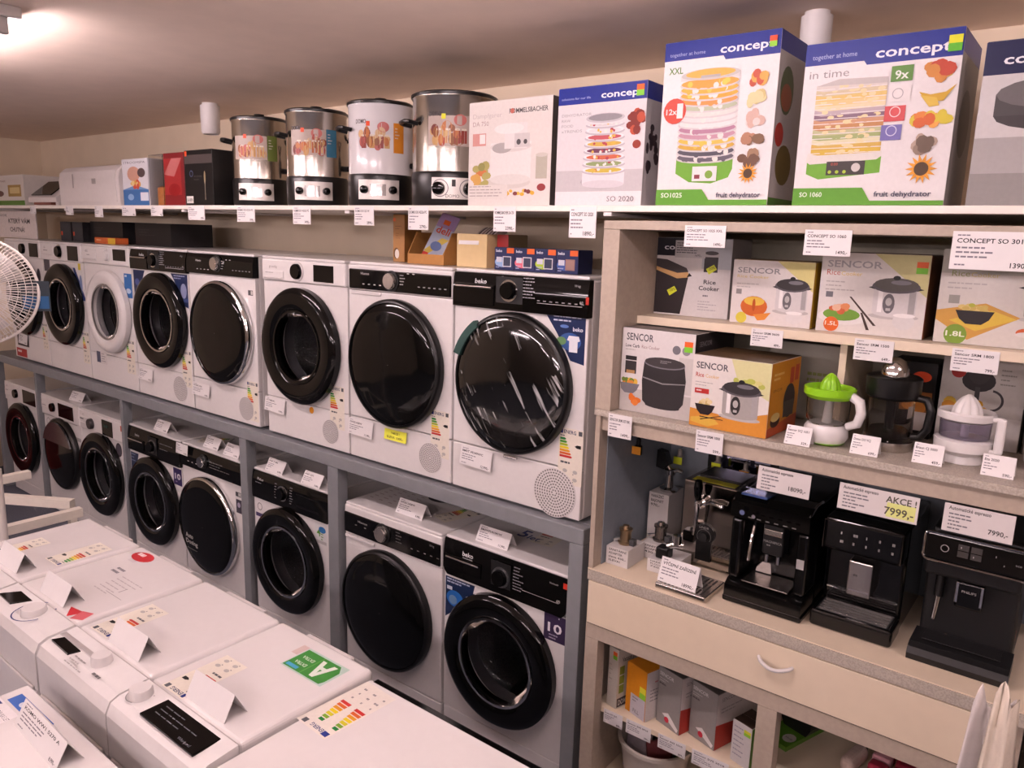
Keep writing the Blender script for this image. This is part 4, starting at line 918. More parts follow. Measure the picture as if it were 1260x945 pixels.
# ---------------------------------------------------------------- things standing on the upper machines
ZM = U0+.858
t = thing('sign', 'white sign with KTERY VAM CHUTNA lettering at the far left above the machines', 'sign', (-5.55, .1, ZM))
bx('panel', t, 0, .93, 0, .01, 0, .19, mat('#d9d0cb', .6), .002)
P = Print(); P.text('KÁVOVAR,', .3, .15, .02, '#4a4246'); P.text('KTERÝ VÁM', .45, .105, .032, '#2a2226', w=.38, bold=True); P.text('CHUTNÁ!', .47, .045, .032, '#2a2226', w=.26, bold=True); P.build('lettering', t)
bx('stand', t, .3, .6, .01, .1, 0, .012, WHITE2)
DB = '#1f1e20'
def fdk(P): P.rect(0, 0, 1, 1, DB); P.lines(.1, .7, .5, 3, .12, '#3a393c', h=.03)
DK = [(-4.28, -4.12, .12, .22, .125, 'narrow dark box with orange dot, leftmost of the dark boxes'), (-4.1, -3.95, .12, .22, .125, 'narrow dark box with orange dot, beside the wide dark box'), (-3.93, -3.5, .16, .38, .132, 'wide dark box on the washer next to the orange and yellow carton'), (-3.34, -2.93, .16, .42, .13, 'wide dark box standing alone on the machines left of centre')]
for i, (a, b_, y0, y1, h, lb) in enumerate(DK):
    carton('coffee_box', lb, a, b_, y0, y1, ZM, ZM+h, DB, side='#29282a', group='dark boxes on the upper machines', fp=(lambda P: (P.rect(0, 0, 1, 1, '#2a2c33'), P.rect(.1, .1, .9, .9, '#32353d'), P.rect(.05, .3, .2, .5, '#d8502c'))) if i < 2 else fdk)
carton('tea_box', 'small orange and yellow carton lying in front of the wide dark box', -3.68, -3.41, .07, .15, ZM, ZM+.036, '#c9622c', fp=lambda P: (P.rect(.65, 0, 1, 1, '#d9b03a'), P.lines(.1, .5, .4, 1, .1, '#e6c9a0', h=.2)))
KR = '#a9783f'
t = carton('card_box', 'tall brown cardboard box with round window showing a white bulb', -1.085, -1.015, .14, .24, ZM, ZM+.195, KR, side='#8f6434', fp=lambda P: (P.lines(.2, .75, .55, 2, .05, '#6a4a26', h=.012), P.lines(.25, .6, .4, 3, .05, '#6a4a26', h=.01), P.rect(.02, .86, .24, .93, '#e0662c'), P.ell(.3, .18, .24, .12, '#5a3f20'), P.ell(.36, .17, .18, .1, '#e3ddd5')))
t = thing('leaflet_box', 'brown cardboard dispenser holding a blue and orange leaflet', 'leaflet holder', (-.945, .09, ZM))
K = mat(KR, .7, noise=.05); K2 = mat('#8f6636', .7, noise=.05)
b = MB(); b.prism([(0, 0), (.16, 0), (.16, .125), (.05, .125), (0, .04)], 'yz', .0, .004, K); b.prism([(0, 0), (.16, 0), (.16, .125), (.05, .125), (0, .04)], 'yz', .196, .2, K); b.box(.004, .196, .0, .004, 0, .04, K); b.box(.004, .196, .156, .16, 0, .125, K2); b.box(.004, .196, .004, .156, 0, .003, K)
b.build('card_tray', t)
lf = MB().box(0, .1, 0, .004, 0, .19, mat('#c9cdd6', .35), .001).build('leaflet', t, (.05, .03, .04), rot=(-.42, .25, 0))
P = Print(); P.rect(.0, .0, .1, .19, '#b9c3d6'); P.rect(0, .13, .1, .19, '#a98fb9'); P.text('deli', .012, .105, .03, '#d8502c', w=.075, bold=True); P.rect(.03, .145, .065, .165, '#e0662c'); P.poly([(0, .02), (.06, .09), (.1, .09), (.02, 0)], '#d9c05a'); P.ell(.05, .05, .03, .02, '#6f83b5'); P.rect(0, 0, .03, .014, '#c83a2c'); P.build('leaflet_print', lf)
MB().tube([(.21, .09, .03), (.25, .09, .03)], .0, K2) if False else None
MB().lathe([(0, 0), (.035, 0), (.035, .06), (0, .06)], (.205, .11, .045), (1, 0, 0), K2, 20).build('card_roll', t)
t = thing('flyer_box', 'cream box filled with folded striped flyers and a white tag', 'leaflet holder', (-.675, .09, ZM))
KC = mat('#cdb585', .6, noise=.03)
b = MB(); b.box(0, .15, 0, .004, 0, .125, KC); b.box(0, .004, .004, .2, 0, .125, KC); b.box(.146, .15, .004, .2, 0, .125, KC); b.box(.004, .146, .196, .2, 0, .125, KC); b.box(.004, .146, .004, .196, 0, .003, KC); b.build('card_tray', t)
q = random.Random(5)
for i in range(12):
    pts = [(.014+.0085*i+.002*k, .03+.016*k+.002*math.sin(k), .03+.145*math.sin(min(1, .25+k*.11))) for k in range(8)]
    b = MB(); vs = []; fs = []
    for k, p in enumerate(pts): vs += [(p[0]-.006, p[1], p[2]), (p[0]+.012, p[1], p[2]-.02), (p[0]-.006, p[1]+.0012, p[2]+.001), (p[0]+.012, p[1]+.0012, p[2]-.019)]
    for k in range(7):
        a = 4*k; fs += [[a, a+1, a+5, a+4], [a+2, a+6, a+7, a+3]]
    b.add(vs, fs, mat(['#c9bdb5', '#5a4a48', '#d9cfc9', '#8f7a74'][i % 4], .6)); b.build('flyer', t)
MB().box(0, .1, -.002, 0, 0, .04, CARD).build('note_tag', t, (.01, -.001, .085), rot=(-.2, 0, 0))
t = carton('tea_box', 'red box wedged between the cream flyer box and the small navy boxes', -.518, -.462, .14, .26, ZM, ZM+.125, '#a92a2a', side='#8f7a5a')
for i, (c1, lb) in enumerate([('#8fb0d9', 'leftmost'), ('#d86a7a', 'second from the left'), ('#a9c43a', 'third from the left'), ('#3f5a9a', 'rightmost')]):
    x = -.445+.091*i
    def fs_(P, c1=c1):
        P.rect(0, 0, 1, 1, '#262d55'); P.ell(.4, .35, .38, .22, c1); P.rect(.42, .15, .85, .62, '#cfccd0' if i < 3 else '#8f6f66'); P.rect(.46, .19, .81, .58, '#3a3f55' if i < 3 else '#9a7a70'); P.rect(.1, .35, .38, .58, '#c9cbd6'); P.text('beko', .08, .8, .12, '#dfe0ea', w=.3, bold=True); P.rect(.62, .76, .98, 1, '#e0662c'); P.lines(.08, .2, .28, 2, .1, '#aab0d0', h=.04)
    carton('filter_box', 'small navy filter box with coloured picture on the dryer, ' + lb + ' of four', x, x+.09, .04, .13, ZM, ZM+.08, '#262d55', side='#1d2340', fp=fs_, group='small navy filter boxes')
# ---------------------------------------------------------------- the shelf cabinet at the right
CAB = mat('#a89b8c', .5, noise=.035, scale=60, kind='speckle')
CABW = mat('#d8c9b1', .45, noise=.02, scale=20)
CABG = mat('#a9a195', .5, noise=.12, scale=220, kind='speckle')
CABIN = mat('#a9a492', .6, noise=.05)
BACKB = mat('#7c848c', .5, noise=.05)
X0, X1, YC = .066, 2.0, -.05
CT, MZ, SZ, BS = .943, 1.494, 1.796, .415
cab = thing('shelf_cabinet', 'tall pale laminate display cabinet with open shelves, worktop and drawer', 'cabinet', (0, 0, 0))
B = lambda n, *a, bev=.0015: bx(n, cab, *a, bev)
B('top_board', X0, X1, YC, .5, 2.07, 2.097, CAB)
B('side_panel', X0, .124, YC, .5, MZ+.0005, 2.0695, CAB)
B('side_panel', 1.94, X1, YC, .5, MZ+.0005, 2.0695, CAB)
B('back_panel', .1245, 1.9395, .46, .48, MZ+.0005, 2.0695, CABIN)
B('inner_shelf', .1245, 1.9395, .09, .479, SZ-.026, SZ, CABW)
B('divider', .757, .777, .135, .479, MZ+.0005, SZ-.0265, CABW)
B('shelf_board', X0, X1, YC-.002, .5, MZ-.02, MZ, CABG)
B('apron', .09, X1, YC+.012, YC+.03, 1.425, MZ-.0205, CAB)
B('lower_side_panel', X0+.006, .09, YC, .5, CT+.0005, MZ-.0205, CAB)
B('lower_side_panel', 1.97, X1, YC, .5, CT+.0005, MZ-.0205, CAB)
B('lower_back_panel', .0905, 1.9695, .48, .5, CT+.0005, MZ-.0205, BACKB)
bx('wall_lining', cab, .0905, .094, .0, .479, CT+.0005, MZ-.0205, BACKB)
B('worktop', X0+.006, X1, YC-.004, .5, CT-.004, CT, CABW)
B('worktop_edge', X0+.008, X1, YC-.006, YC+.015, CT-.04, CT-.0045, CABG)
B('carcass', .075, 1.3, YC+.02, .49, .745, CT-.041, CABIN)
B('rail', X0+.008, 1.325, YC, YC+.02, .69, .742, CAB)
B('stile', X0+.008, .125, YC, YC+.05, .0, .6895, CAB)
B('stile', .683, .742, YC, YC+.05, .0, .6895, CAB)
B('stile', 1.27, 1.325, YC, YC+.05, .0, .6895, CAB)
B('base_side', X0+.008, .095, YC+.0505, .49, 0, .742, CAB)
B('base_side', 1.305, 1.325, YC+.021, .49, 0, CT-.041, CAB)
B('base_back', .0955, 1.3045, .47, .49, 0, .7445, CABIN)
B('base_shelf', .0955, 1.3045, .0, .469, BS-.02, BS, CABW)
B('base_floor', .0955, 1.3045, .002, .469, .07, .09, CABW)
dr = B('drawer', .079, 1.299, YC-.006, YC+.0195, .747, .9, CABW)
xs = [.675+.1*i/10 for i in range(11)]
MB().tube([(x, YC-.008-.028*math.sin(PI*i/10)**.6, .848-.012*math.sin(PI*i/10)) for i, x in enumerate(xs)], [.005]+[.006]*9+[.005], WHITE2, 10).build('drawer_handle', dr)

# tags on the cabinet shelves
G3 = 'price tags on the cabinet shelves'
for x, w, zt, h, y, lb, hd, p in [(.56, .095, SZ-.004, .052, .0885, 'under the pumpkin rice cooker carton', 'Sencor SRM 0600', '499,-'), (.855, .1, SZ-.004, .058, .0885, 'under the carton with chopsticks', 'Sencor SRM 1500', '649,-'), (1.095, .105, SZ-.004, .058, .0885, 'under the carton with yellow rice bowl', 'Sencor SRM 1800', '799,-'),
                                  (.165, .085, MZ-.004, .075, YC-.0035, 'under the dark low carb cooker carton', 'SENCOR SRM 3271BK', '1499,-'), (.468, .085, MZ-.004, .066, YC-.0035, 'under the orange sided rice cooker carton', 'Sencor SRM 1000', '599,-')]:
    shelf_tag('white price tag on a cabinet shelf ' + lb, x, w, h, zt, y, hd, p, G3)
G4 = 'folded price cards by the juicers'
for x, y, hd, p, lb in [(.715, -.02, 'Sencor SCJ 1051', '329,-', 'green and white juicer'), (.883, .005, 'Domo DO 9CJ', '699,-', 'black glass juicer'), (1.03, .03, 'Braun CJ 3000', '459,-', 'white juicer'), (1.185, .03, 'Eta 2020', '590,-', 'white jug at the right edge')]:
    tent('folded price card in front of the ' + lb, x, y, MZ+.001, .07, .05, .0, hd, p, G4, .42, seed=int(x*80))
G5 = 'price tags on the base shelf'
for x, w, lb, hd, p in [(.175, .075, 'below the vacuum sealer box', 'Domo DO 327L', '899,-'), (.275, .095, 'below the orange box', 'Sencor SVS 0910', '799,-'), (.4, .1, 'below the left silver box', 'Sencor SVS 1010', '899,-'), (.535, .125, 'below the right silver box', 'Sencor SVS 2010', '999,-')]:
    shelf_tag('white price tag on the base shelf ' + lb, x, w, .052, BS-.001, -.0008, hd, p, G5)

# cartons inside the cabinet
GR = '#77747a'
def cooker(P, cx, cy, w, h, body='#d3cfce', lid='#3a3638', panel='#6a666a', rim='#5a565a'):
    """rice cooker picture: bottom centre at (cx, cy)"""
    P.ell(cx, cy+.02*h, w*.55, h*.07, '#bdb8b5')
    P.rect(cx-w/2*.94, cy+h*.08, cx+w/2*.94, cy+h*.66, body); P.ell(cx, cy+h*.09, w*.47, h*.09, body); P.rect(cx-w*.36, cy+h*.1, cx-w*.26, cy+h*.6, '#efecea'); P.rect(cx+w*.3, cy+h*.1, cx+w*.44, cy+h*.6, '#a9a5a4')
    P.poly([(cx-w*.6, cy+h*.64), (cx-w*.45, cy+h*.6), (cx-w*.45, cy+h*.68)], '#3a3638'); P.poly([(cx+w*.6, cy+h*.64), (cx+w*.45, cy+h*.6), (cx+w*.45, cy+h*.68)], '#3a3638')
    P.ell(cx, cy+h*.68, w*.52, h*.15, rim); P.ell(cx, cy+h*.72, w*.48, h*.15, lid); P.ell(cx+w*.1, cy+h*.77, w*.22, h*.05, '#77747a'); P.ell(cx, cy+h*.87, w*.08, h*.05, '#1f1d1e')
    P.ell(cx-w*.12, cy+h*.3, w*.13, h*.22, panel); P.ell(cx-w*.12, cy+h*.34, w*.07, h*.09, '#b5b1ae'); P.rect(cx-w*.17, cy+h*.14, cx-w*.07, cy+h*.2, '#b5b1ae')
def sencor(P, c='#8f8c90', y=.84, w=.5, x=.06, h=.085): P.text('SENCOR', x, y, h, c, w=w, bold=True)
def bowl(P, cx, cy, w, h, food, body='#2f2a2c'):
    blobs(P, cx, cy+h*.62, w*.36, h*.2, food, 16, w*.12, int(cx*70)); P.poly([(cx-w/2, cy+h*.55), (cx-w*.38, cy+h*.2), (cx-w*.2, cy), (cx+w*.2, cy), (cx+w*.38, cy+h*.2), (cx+w/2, cy+h*.55)], body)
def fcon(P):
    P.rect(0, 0, 1, 1, '#d3cfcd'); P.rect(0, .77, .62, 1, '#26252c'); P.text('concept', .1, .85, .07, '#dedde2', w=.5, bold=True); P.rect(.62, .62, 1, 1, '#b5b9bd')
    P.poly([(0, .64), (.45, .5), (.37, .02), (0, .02)], '#312c2d'); P.poly([(0, .7), (.1, .7), (.36, .62), (.45, .56), (.45, .5), (.3, .48), (0, .58)], '#c29a66'); P.poly([(0, .73), (.15, .72), (.42, .62), (.45, .57), (.3, .55), (.1, .6), (0, .63)], '#4a4546'); P.poly([(.43, .5), (.5, .52), (.46, .56)], '#2a2627')
    P.rect(.65, .58, .83, .78, '#3a3536'); P.rect(.64, .77, .84, .82, '#b5b0ac'); P.ell(.74, .82, .09, .025, '#4a4546'); P.text('Rice', .66, .43, .055, '#3f3c40', w=.16, bold=True); P.text('Cooker', .6, .35, .055, '#3f3c40', w=.27, bold=True); P.lines(.66, .27, .14, 1, .02, GR, h=.02); P.lines(.6, .2, .28, 4, .035, '#a5a2a4', h=.01)
    for x, y in ((.17, .3), (.68, .6)):
        P.poly([(x, y+.02), (x+.1, y+.08), (x+.14, y+.02), (x+.04, y-.05)], '#d6e03a'); P.text('-20%', x+.03, y, .035, '#4a4a20', rot=.3)
    P.rect(.25, .75, .66, .97, '#b9b6b6'); P.lines(.27, .93, .3, 5, .03, '#5f5c62', h=.012); P.text('1690,-', .52, .77, .03, '#3f3c40')
CG = 'appliance cartons in the cabinet'
carton('appliance_box', 'white rice cooker carton with black cooker and two yellow discount stickers', .1265, .388, .2, .36, SZ+.001, 2.05, '#d3cfcd', side='#a5a1a0', top='#2a2930', fp=fcon, group=CG)
YEL = '#d9a62c'
def fpump(P):
    P.rect(0, 0, 1, 1, '#e0dad5'); P.poly([(.55, 1), (1, 1), (1, .55), (.85, .7)], '#d9cf8a'); sencor(P, '#8f8c8e', .8, .54); P.text('Rice Cooker', .06, .72, .05, '#d9bf6a', w=.4); P.lines(.06, .62, .3, 2, .05, '#b5b0ac', h=.015); P.rect(.06, .46, .13, .54, '#8f8a88')
    cooker(P, .75, .22, .4, .6); P.ell(.3, .28, .17, .16, '#c9662c'); P.ell(.3, .36, .13, .07, '#e0b84a'); P.ell(.3, .3, .02, .1, '#b5541f'); P.poly([(.3, .15), (.52, .2), (.45, .08), (.36, .06)], '#d98a3a'); P.circ(.15, .09, .07, '#d6c84a'); P.ell(.8, .15, .1, .1, '#dedad8'); P.ell(.8, .22, .1, .025, '#efecea')
carton('appliance_box', 'small white rice cooker carton with an orange pumpkin picture', .414, .66, .155, .31, SZ+.001, 1.99, '#e0dad5', side='#b58a1f', top='#8f6a1a', fp=fpump, sp=lambda P: P.rect(.003, .003, .12, .997, '#e0b82c'), group=CG)
def fchop(P):
    P.rect(0, 0, 1, 1, '#dcd6d1'); P.poly([(.5, 1), (1, 1), (1, .5), (.8, .7)], '#cfc88f'); sencor(P, '#a5a2a4', .82, .52); P.text('Rice', .06, .72, .07, '#b5503f', w=.13); P.text('Cooker', .2, .72, .05, '#d9b84a', w=.2); P.lines(.06, .63, .3, 3, .05, '#b5b0ac', h=.015); P.rect(.07, .44, .14, .51, '#77747a')
    cooker(P, .72, .24, .42, .55, lid='#57544f'); P.ell(.25, .2, .24, .1, '#e6e2df'); P.ell(.24, .23, .18, .08, '#6f9a3a'); blobs(P, .24, .3, .1, .05, ['#d98a5a', '#c9663f', '#e0b59a'], 8, .05, 61)
    P.poly([(.3, .46), (.32, .46), (.58, .12), (.55, .12)], '#4a3a34'); P.poly([(.42, .27), (.44, .27), (.52, .06), (.49, .06)], '#4a3a34'); P.circ(.15, .1, .075, '#d8662c'); P.text('1.5L', .09, .085, .05, '#f2ded0', w=.12, bold=True); P.ell(.82, .2, .1, .1, '#d9d5d3'); P.ell(.82, .27, .1, .025, '#efecea'); sticker2(P, .88, .78, .1, .14)
carton('appliance_box', 'white rice cooker carton with chopsticks and an orange 1.5L badge', .678, .958, .15, .32, SZ+.001, 2.022, '#dcd6d1', side='#6a3f1c', top='#57381c', fp=fchop, sp=lambda P: P.rect(.003, .003, .1, .997, '#8f4a22'), group=CG)
def f18(P):
    P.rect(0, 0, 1, 1, '#d3cec6'); P.rect(0, .75, 1, 1, '#b9b8ac'); sencor(P, '#b9b7b2', .84, .5); P.text('Rice', .08, .72, .065, '#9aa06a', w=.13); P.text('Cooker', .22, .72, .05, '#cfc07a', w=.2); P.lines(.06, .64, .3, 2, .05, '#b5b0ac', h=.015); P.rect(.08, .43, .16, .52, '#9a9790')
    cooker(P, .83, .3, .46, .52, body='#a9a5a4'); P.poly([(0, .35), (.35, .45), (.6, .32), (.25, .05), (.0, .25)], '#c99a4a'); P.poly([(.1, .25), (.4, .38), (.58, .3), (.3, .15)], '#d9b84a'); bowl(P, .28, .22, .28, .26, ['#d9c27a', '#c9b060', '#b5b84a']); P.circ(.16, .1, .085, '#7a9a3a'); P.text('1.8L', .09, .08, .055, '#eef2e2', w=.14, bold=True); P.ell(.66, .17, .08, .05, '#c8623a'); P.ell(.66, .15, .08, .03, '#dcd6d1')
carton('appliance_box', 'white rice cooker carton with yellow rice bowl and a green 1.8L badge', .984, 1.3, .15, .33, SZ+.001, 2.04, '#d3cec6', side='#a9a59c', top='#a9a59c', fp=f18, group=CG)
def flow(P):
    P.rect(0, 0, 1, 1, '#dedad8'); P.rect(0, 0, 1, .28, '#c2bcb8'); P.rect(.8, .3, 1, .72, '#cfcac6'); sencor(P, '#57545a', .86, .38); P.text('Low Carb', .05, .775, .04, '#4a474c', w=.2, bold=True); P.text('Rice Cooker', .28, .775, .04, '#8f6a66', w=.25); P.lines(.05, .74, .25, 1, .03, '#b5b0ac', h=.012)
    P.rect(.06, .62, .22, .67, '#2a2829'); P.rect(.06, .46, .22, .61, '#3a3638'); P.rect(.08, .46, .2, .5, '#b58a5a')
    P.poly([(.33, .62), (.31, .4), (.33, .16), (.38, .12), (.84, .12), (.89, .18), (.91, .45), (.88, .62)], '#343132'); P.ell(.61, .12, .24, .035, '#343132'); P.ell(.61, .62, .28, .06, '#77747a'); P.ell(.61, .635, .275, .06, '#413d3e'); P.poly([(.32, .43), (.6, .38), (.9, .41), (.9, .42), (.6, .395), (.32, .445)], '#8f8c8c'); P.lines(.55, .65, .16, 2, .02, '#8f8c8c', h=.008)
    bowl(P, .13, .22, .3, .22, ['#d98a3a', '#e0b84a', '#6f8a3a'], '#77747a'); blobs(P, .2, .15, .09, .04, ['#d8702c', '#e0803a'], 7, .05, 71); P.circ(.76, .8, .055, '#77747a'); P.circ(.89, .8, .055, '#8f8c90'); sticker2(P, .86, .79, .11, .12)
carton('appliance_box', 'white carton with dark low carb cooker at the left end of the middle shelf', .127, .378, .0, .3, MZ+.001, 1.7645, '#dedad8', side='#2f2c2e', top='#6a6462', fp=flow, sp=lambda P: (P.text('SENCOR', .1, .85, .06, '#8f8c90', w=.3), P.lines(.1, .78, .4, 2, .04, '#5f5c60', h=.012)), group=CG)
def fyel(P):
    P.rect(0, 0, 1, 1, '#e3ded8'); P.poly([(0, 0), (1, 0), (1, .33), (.6, .2), (0, .25)], '#d3903a'); P.poly([(.5, 1), (1, 1), (1, .5), (.6, .7)], '#d9d6a0'); blobs(P, .72, .68, .2, .06, ['#b9c05a', '#d6d48a', '#8fa03a'], 12, .05, 81); sencor(P, '#57545a', .82, .42, .05, .09); P.text('Rice', .05, .7, .06, '#b5402f', w=.11, bold=True); P.text('Cooker', .18, .7, .05, '#d9a83a', w=.18); P.lines(.05, .62, .25, 2, .04, '#b5b0ac', h=.012)
    P.rect(.05, .47, .24, .54, '#b5322f'); P.lines(.07, .5, .14, 1, .02, '#e6d3d0', h=.02); cooker(P, .65, .2, .48, .58, body='#a9a4a0', panel='#2f2b2c'); P.poly([(.02, .12), (.3, .18), (.4, .08), (.25, .02), (.02, .06)], '#d9b04a'); bowl(P, .2, .18, .27, .26, ['#d9c690', '#e0d0a0', '#c9b070'], '#2a2224')
    P.poly([(.15, .1), (.42, .19), (.42, .2), (.15, .115)], '#3a2a22'); P.poly([(.14, .14), (.45, .14), (.45, .15), (.14, .155)], '#3a2a22')
carton('appliance_box', 'rice cooker carton with bright orange side standing beside the green juicer', .388, .628, -.03, .2, MZ+.001, 1.711, '#e3ded8', side='#d08a1f', top='#57422a', rz=-.03, fp=fyel, group=CG,
       sp=lambda P: (P.poly([(0, 0), (1, 0), (1, .2), (0, .12)], '#c0502a'), P.rect(.65, .66, .78, .88, '#b5402a'), P.rect(.82, .68, .95, .9, '#b5402a'), P.ell(.68, .72 if False else .42, .2, .24, '#3a2f2a'), P.rect(.5, .2, .86, .42, '#57504a'), P.lines(.1, .82, .35, 2, .06, '#e6c07a', h=.03), P.text('SENCOR', .1, .6, .04, '#6a4a1f', w=.3), P.ell(.25, .2, .16, .09, '#3a2224'), P.ell(.25, .25, .15, .06, '#d9c07a')))
carton('appliance_box', 'grey white carton standing behind the orange sided rice cooker carton', .5, .75, .3, .45, MZ+.001, 1.735, '#a9a59a', side='#8f8b80', fp=lambda P: (P.lines(.5, .6, .4, 3, .08, '#8f9a5a', h=.04)), group=CG)
def fjb(P): P.rect(0, 0, 1, 1, '#1f1c1c'); P.ell(.7, .82, .2, .07, '#e0502c'); P.rect(.3, .3, .95, .62, '#8f5a2c'); P.ell(.6, .4, .25, .1, '#c9843a'); P.rect(.55, .1, .9, .35, '#c9c0b9')
carton('appliance_box', 'dark carton with orange dot standing behind the black glass juicer', .86, .985, .3, .44, MZ+.001, 1.715, '#1f1c1c', fp=fjb, group=CG)
def fojb(P): 
    P.rect(0, 0, 1, 1, '#cfcac4'); P.rect(0, 0, 1, .35, '#dedad5'); blobs(P, .35, .38, .3, .1, ['#e0a82c', '#d9943a', '#e6c04a'], 12, .08, 91); P.ell(.45, .72, .2, .12, '#3a3638'); P.ell(.45, .8, .13, .12, '#413d3e'); P.rect(.42, .4, .48, .65, '#4a4648'); P.ring(.62, .52, .15, .03, '#4a4648', a0=-1.5, a1=1.5); P.circ(.2, .8, .09, '#b5342f'); P.lines(.7, .85, .2, 4, .05, '#9a9690', h=.015)
carton('appliance_box', 'juicer carton with a black juicer picture and a red round badge', .995, 1.2, .31, .44, MZ+.001, 1.755, '#cfcac4', fp=fojb, group=CG)
carton('appliance_box', 'pale juice maker carton behind the white jug at the right edge', 1.21, 1.42, .31, .44, MZ+.001, 1.755, '#d3cdc6', fp=lambda P: (P.rect(.002, 0, .015, 1, '#57544f'), P.text('ORANGE', .2, .62, .05, '#57545a', w=.5, bold=True), P.poly([(.3, .85), (.6, .9), (.8, .84), (.5, .82)], '#d9803a')), group=CG)

# juicers
LIME = mat('#86c21f', .3, noise=.03)
def reamer(b, c, r, z0, h, m, ribs=8):
    N = 48; vs = []; fs = []; K = 9
    for k in range(K):
        t_ = k/(K-1); rr = r*math.cos(t_*PI/2*.98)**.62; z = z0+h*t_
        for i in range(N):
            a = 2*PI*i/N; q = rr*(1-.13*(1-abs(math.cos(a*ribs/2)))); vs.append((c[0]+q*math.cos(a), c[1]+q*math.sin(a), z))
    for k in range(K-1):
        for i in range(N): fs.append([k*N+i, k*N+(i+1) % N, (k+1)*N+(i+1) % N, (k+1)*N+i])
    fs.append([(K-1)*N+i for i in range(N)]); return b.add(vs, fs, m, True)
t = thing('citrus_juicer', 'small citrus juicer with lime green cone and rim on white base', 'juicer', (.764, .052, MZ+.001))
MB().lathe([(0, .006), (.052, .006), (.06, .02), (.058, .045), (.05, .056), (0, .056)], (0, 0, 0), (0, 0, 1), WHITE, 36).build('base', t)
MB().lathe([(0, 0), (.04, 0), (.05, .0065), (0, .0065)], (.004, -.006, 0), (0, 0, 1), LIME, 28).build('base_foot', t)
MB().lathe([(.048, .057), (.056, .07), (.058, .1), (.058, .128), (.056, .128), (.056, .1), (.054, .072), (.046, .06)], (0, 0, 0), (0, 0, 1), GLASS, 36).build('jar', t)
MB().lathe([(.014, .057), (.009, .12), (0, .12)], (0, 0, 0), (0, 0, 1), WHITE, 18).build('spindle', t)
MB().lathe([(.058, .129), (.068, .14), (.068, .158), (.064, .16), (.055, .146), (0, .144)], (0, 0, 0), (0, 0, 1), LIME, 40).build('rim', t)
b = MB(); reamer(b, (0, 0), .03, .146, .052, LIME); b.build('cone', t)
MB().tube([(.06, -.012, .143), (.085, -.018, .13), (.092, -.02, .1), (.084, -.018, .07), (.058, -.012, .057)], [.012, .014, .013, .013, .011], WHITE, 12).build('handle', t)
t = thing('citrus_juicer', 'black citrus juicer with glass jug and chrome dome', 'juicer', (.91, .12, MZ+.001))
MB().lathe([(0, 0), (.062, 0), (.065, .006), (.065, .026), (0, .028)], (0, 0, 0), (0, 0, 1), STEEL, 40).build('base', t)
MB().lathe([(.064, .028), (.06, .05), (.058, .14), (.056, .14), (.056, .05), (.05, .034), (0, .034)], (0, 0, 0), (0, 0, 1), GLASS, 40).build('jug', t)
MB().lathe([(.052, .035), (.05, .05), (0, .05)], (0, 0, 0), (0, 0, 1), BLACKG, 30).build('jug_base', t)
MB().cyl((0, 0, .05), (0, 0, .15), .012, BLACKP).build('spindle', t)
MB().lathe([(.058, .141), (.068, .148), (.07, .16), (.07, .198), (.064, .203), (0, .203)], (0, 0, 0), (0, 0, 1), BLACKP, 40).build('bowl', t)
MB().lathe([(.035, .203), (.034, .222), (.024, .243), (.008, .252), (0, .253)], (0, 0, 0), (0, 0, 1), CHROME, 30).build('dome', t)
MB().tube([(.056, -.006, .15), (.088, -.01, .148), (.1, -.012, .12), (.096, -.012, .07), (.08, -.01, .045), (.06, -.006, .042)], .011, BLACKP, 12).build('handle', t)
t = thing('citrus_juicer', 'white citrus juicer with ribbed cone and square handle', 'juicer', (1.092, .118, MZ+.001))
MB().lathe([(0, 0), (.05, 0), (.045, .02), (.056, .03), (.068, .034), (.069, .06), (.06, .064), (0, .064)], (0, 0, 0), (0, 0, 1), WHITE, 40).build('base', t)
MB().lathe([(.058, .065), (.06, .108), (.058, .108), (.056, .067)], (0, 0, 0), (0, 0, 1), mat('#cfc8d9', .05, trans=.9, noise=0), 40).build('jar', t)
MB().cyl((0, 0, .065), (0, 0, .112), .01, WHITE).build('spindle', t)
MB().lathe([(.05, .108), (.066, .115), (.068, .13), (.064, .135), (.056, .122), (0, .12)], (0, 0, 0), (0, 0, 1), WHITE, 40).build('rim', t)
b = MB(); reamer(b, (0, 0), .037, .122, .055, WHITE); b.build('cone', t)
h = MB(); h.box(.07, .092, -.03, -.008, .035, .128, WHITE, .006, 3); h.box(.04, .085, -.028, -.01, .118, .13, WHITE, .004); h.box(.04, .085, -.028, -.01, .034, .046, WHITE, .004); h.build('handle', t)
t = thing('juice_extractor', 'white tapered jug shaped juicer cropped by the right picture edge', 'juicer', (1.29, .17, MZ+.001))
MB().lathe([(0, .012), (.062, .012), (.066, .02), (.066, .15), (.058, .17), (0, .17)], (0, 0, 0), (0, 0, 1), WHITE, 40).build('body', t)
MB().lathe([(0, 0), (.055, 0), (.058, .0125), (0, .0125)], (0, 0, 0), (0, 0, 1), BLACKP, 30).build('base', t)
MB().lathe([(.058, .171), (.078, .245), (.076, .246), (.055, .174)], (0, 0, 0), (0, 0, 1), WHITE, 40).build('hopper', t)
P = Print(fn=lambda u, v, d: ((.0665+d)*math.sin(u/.066), -(.0665+d)*math.cos(u/.066), v)); P.ring(-.01, .05, .014, .005, '#e0a82c'); P.lines(-.05, .09, .05, 1, .01, '#57545a', h=.006); P.build('lettering', t)

